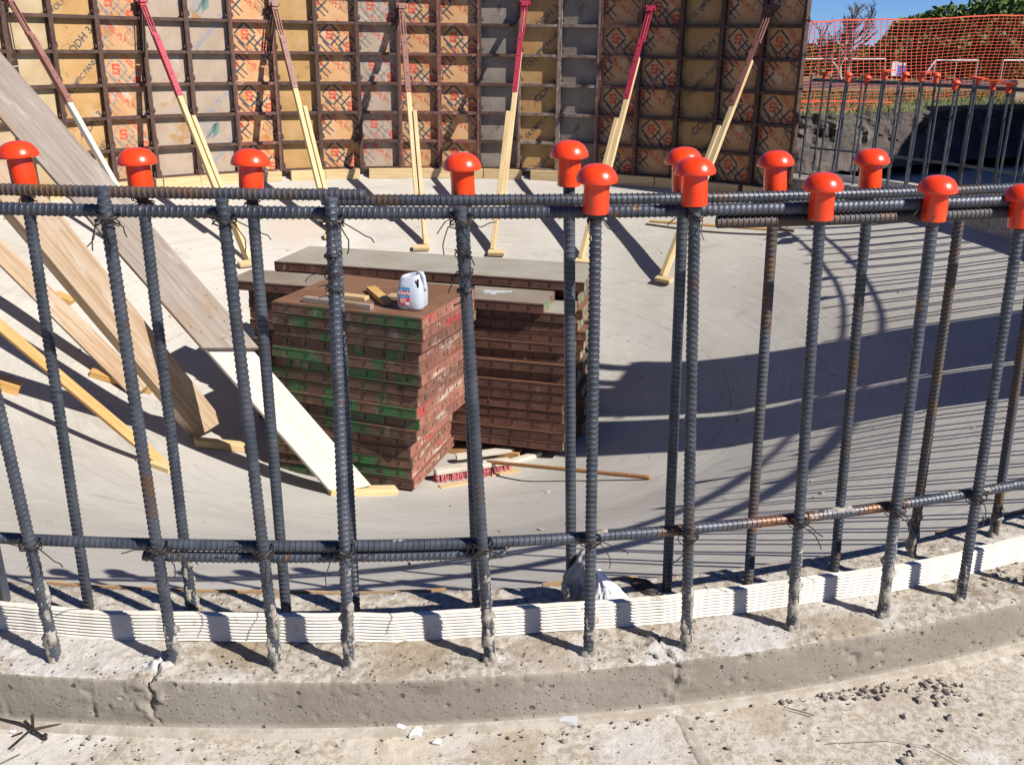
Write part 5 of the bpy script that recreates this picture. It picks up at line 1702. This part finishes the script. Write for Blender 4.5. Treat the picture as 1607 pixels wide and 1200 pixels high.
# rail fence far off
def rail_fence(px0, px1, wd, y_top, lab, gap=False):
    a, b_ = at_depth((px0, y_top), wd), at_depth((px1, y_top), wd)
    gz = BANK_TOP - 1.0
    t = thing('rail_fence', Matrix.Translation((a.x, a.y, gz)), lab, 'rail fence', 'far rail fences')
    o = Vector((a.x, a.y, gz))
    m = MB(); m.tube([a - o, b_ - o], .035, 8); child('top_rail', m.mesh('top_rail', MT['galv']), t)
    n = max(2, int((b_ - a).length / 1.9))
    for k in range(n + 1):
        p = a.lerp(b_, k / n)
        m = MB(); m.tube([Vector((p.x, p.y, gz - .1)) - o, p - o], .025, 6); child('post', m.mesh('post', MT['galv']), t)
    return t, a, o
rail_fence(1225, 1390, 42, 93, 'pale pipe rail fence far behind the mesh near the bare tree')
t, a, o = rail_fence(1468, 1535, 42, 95, 'short pale pipe rail with a sloping end brace far behind the mesh')
m = MB(); m.tube([at_depth((1452, 117), 42) - o, a - o], .04, 6); child('end_brace', m.mesh('end_brace', MT['galv']), t)
rail_fence(1575, 1680, 42, 95, 'pale pipe rail far behind the mesh at the right edge')
# white and blue site sign
c = at_depth((1410, 108), 40); gz = BANK_TOP - 1.0
t = thing('site_sign', Matrix.Translation((c.x, c.y, gz)), 'white and blue site board standing far behind the orange mesh', 'sign board')
zc = c.z - gz
m = MB(); m.box((-.17, 0, zc), (.24, .06, .56)); child('white_panel', m.mesh('white_panel', MT['white']), t)
m = MB(); m.box((.12, 0, zc - .02), (.34, .06, .52)); child('blue_panel', m.mesh('blue_panel', MT['blue']), t)
m = MB(); m.box((.12, -.035, zc + .18), (.34, .02, .10)); child('title_band', m.mesh('title_band', MT['white']), t)
for x in (-.2, .2):
    m = MB(); m.box((x, .05, zc / 2), (.05, .05, zc)); child('post', m.mesh('post', MT['galv']), t)

# trees
def leaf_cloud(blobs, n, size, seed, mat):
    rr = np.random.default_rng(seed)
    C = []
    for (x, y, z, r) in blobs:
        k = int(n * r * r / sum(b[3] ** 2 for b in blobs))
        v = rr.normal(size=(k, 3)); v /= np.linalg.norm(v, axis=1)[:, None]
        rad = r * (rr.random(k) ** .45) * (.75 + .5 * fbm(v[:, 0] * 2 + x, v[:, 1] * 2 + y, v[:, 2] * 2 + z, seed=seed))
        C.append(np.array([x, y, z]) + v * rad[:, None] * np.array([1, 1, .85]))
    C = np.concatenate(C)
    keep = vnoise(C[:, 0] * 1.6, C[:, 1] * 1.6, C[:, 2] * 1.6, seed=seed + 4) > .22
    C = C[keep]
    k = len(C)
    u = rr.normal(size=(k, 3)); u /= np.linalg.norm(u, axis=1)[:, None]
    v = rr.normal(size=(k, 3)); v -= u * (u * v).sum(1)[:, None]; v /= np.linalg.norm(v, axis=1)[:, None]
    s = size * rr.uniform(.6, 1.3, k)[:, None]
    V = np.stack([C - u * s, C + v * s * .6, C + u * s, C - v * s * .6], 1).reshape(-1, 3)
    me = bpy.data.meshes.new('crown')
    me.from_pydata(V.tolist(), [], np.arange(len(V)).reshape(-1, 4).tolist())
    me.materials.append(mat)
    return me

def tree(px, ytop, wpx, wd, mat, seed, lab, group, nl=5200, ybase=120):
    rr = random.Random(seed)
    top = at_depth((px, ytop), wd); gz = BANK_TOP - 1.0
    H = top.z - gz
    halfw = wpx / 2 * wd / F_PX
    base = Vector((top.x, top.y, gz))
    t = thing('leafy_tree', Matrix.Translation(base), lab, 'tree', group)
    m = MB(); m.tube([(0, 0, -.2), (.1, 0, H * .3), (.0, .1, H * .6)], [H * .035, H * .025, H * .012], 8)
    for k in range(4):
        q = rr.uniform(0, 6.28)
        m.tube([(0, 0, H * .3), (halfw * .4 * math.cos(q), halfw * .4 * math.sin(q), H * .55)], [H * .015, H * .006], 6)
    child('trunk', m.mesh('trunk', MT['bark']), t)
    bl = [(0, 0, H * .62, H * .36)]
    for k in range(9):
        q = rr.uniform(0, 6.28); d = rr.uniform(.3, .8) * halfw
        z = rr.uniform(.16, .80) * H
        r = rr.uniform(.16, .28) * H
        bl.append((d * math.cos(q), d * math.sin(q), min(z, H - r), r))
    child('crown', leaf_cloud(bl, nl, .12 + H * .012, seed, mat), t)
TG = 'trees beyond the orange mesh'
tree(1570, -25, 150, 52, MT['leaf'], 11, 'tall bright green tree at the top right corner', TG, 9000)
tree(1500, -6, 110, 54, MT['leaf'], 12, 'mid green tree left of the tall one, behind the orange mesh', TG, 7000)
tree(1440, 14, 90, 56, MT['leaf'], 13, 'rounded tree whose crown tops the orange mesh near its middle', TG, 7000)
tree(1400, 52, 80, 52, MT['leaf_dark'], 14, 'dark low tree behind the mesh right of the bare tree', TG, 6000)
tree(1545, 40, 110, 47, MT['leaf_dark'], 15, 'dark tree in front of the tall bright one, seen through the mesh', TG, 7000)
tree(1470, 52, 100, 48, MT['leaf_dark'], 16, 'dark bushy tree behind the mesh above the short pipe rail', TG, 6000)
tree(1640, 0, 120, 50, MT['leaf'], 17, 'green tree beyond the right picture edge', TG, 4000)
tree(1355, 70, 60, 70, MT['leaf_dark'], 18, 'distant dark tree just right of the bare tree trunk', TG, 3000)
tree(1310, 64, 70, 75, MT['leaf'], 19, 'distant low green tree behind the bare tree', TG, 3000)
tree(1262, 66, 70, 72, MT['leaf'], 20, 'distant green tree beside the edge of the form wall', TG, 3000)
# scrub filling under the trees
def bushes():
    rr = random.Random(31)
    for k in range(13):
        px = 1215 + k * 36 + rr.uniform(-8, 8)
        c = at_depth((px, 117), 58 + rr.uniform(-3, 3)); c.z = BANK_TOP - 1.0
        t = thing('bush', Matrix.Translation(c), 'low dark bush in the undergrowth below the far trees', 'bush', 'bushes below the far trees')
        H = rr.uniform(1.5, 2.6)
        child('foliage', leaf_cloud([(rr.uniform(-.9, .9), 0, H * .4, H * .5) for q in range(3)], 900, .14, 40 + k, MT['leaf_dark']), t)
        m = MB(); m.tube([(0, 0, -.1), (0, 0, H * .5)], [.06, .03], 6); child('stem', m.mesh('stem', MT['bark']), t)
bushes()
# bare tree
def bare_tree():
    rr = random.Random(4)
    wd = 40
    base = at_depth((1322, 118), wd); base.z = BANK_TOP - 1.0
    top = at_depth((1325, -22), wd)
    H = top.z - base.z
    t = thing('bare_tree', Matrix.Translation(base), 'leafless tree with pale trunk behind the orange mesh beside the form wall', 'tree')
    big = MB(); tw = MB()
    def grow(p, d, L, r, lev):
        pts = [p]; q = p
        for i in range(4):
            d = (d + Vector((rr.uniform(-.25, .25), rr.uniform(-.25, .25), rr.uniform(-.05, .18)))).normalized()
            q = q + d * L / 4
            pts.append(q)
        (big if lev < 2 else tw).tube(pts, [r * (1 - .13 * i) for i in range(5)], 6 if lev < 2 else 4)
        if lev >= 5: return
        for k in range(3 if lev else 5):
            a = pts[rr.choice((2, 3, 4, 4))]
            nd = (d + Vector((rr.uniform(-1, 1), rr.uniform(-1, 1), rr.uniform(-.15, .6))) * .95).normalized()
            grow(a, nd, L * rr.uniform(.58, .75), r * .62, lev + 1)
    grow(Vector((0, 0, -.1)), Vector((-.12, 0, 1)), H * .36, .15, 0)
    grow(Vector((.1, .1, -.1)), Vector((.5, 0, .9)), H * .34, .11, 1)
    child('trunk', big.mesh('trunk', MT['bark_pale']), t)
    child('twigs', tw.mesh('twigs', MT['twig']), t)
bare_tree()
# unseen mound added at the right to shade the end of the bank
def heap():
    c = Vector((7.0, 9.05, SLAB_Z - .02)); ax = Vector((1.5, 1.7)).normalized()
    n, m = 72, 22
    V = np.zeros((m, n, 3))
    q = 2 * np.pi * np.arange(n) / n
    for i in range(m):
        t = i / (m - 1)
        r = (1 - t) ** .75 + .01
        k = .82 + .36 * fbm(np.cos(q) * 2.5, np.sin(q) * 2.5, np.full(n, t * 3), seed=91)
        u, v = (1.5 + 1.2 * r) * k * np.cos(q) * min(1, r * 2.5), 1.3 * r * k * np.sin(q)
        V[i, :, 0] = ax.x * u - ax.y * v; V[i, :, 1] = ax.y * u + ax.x * v
        V[i, :, 2] = 3.3 * t
    tag(put('shade_heap', grid_mesh('shade_heap', V, MT['bank'], wrap=True, smooth=False), Matrix.Translation(c)), 'tall mound added unseen beyond the right picture edge to shade the bank', 'soil heap')
heap()
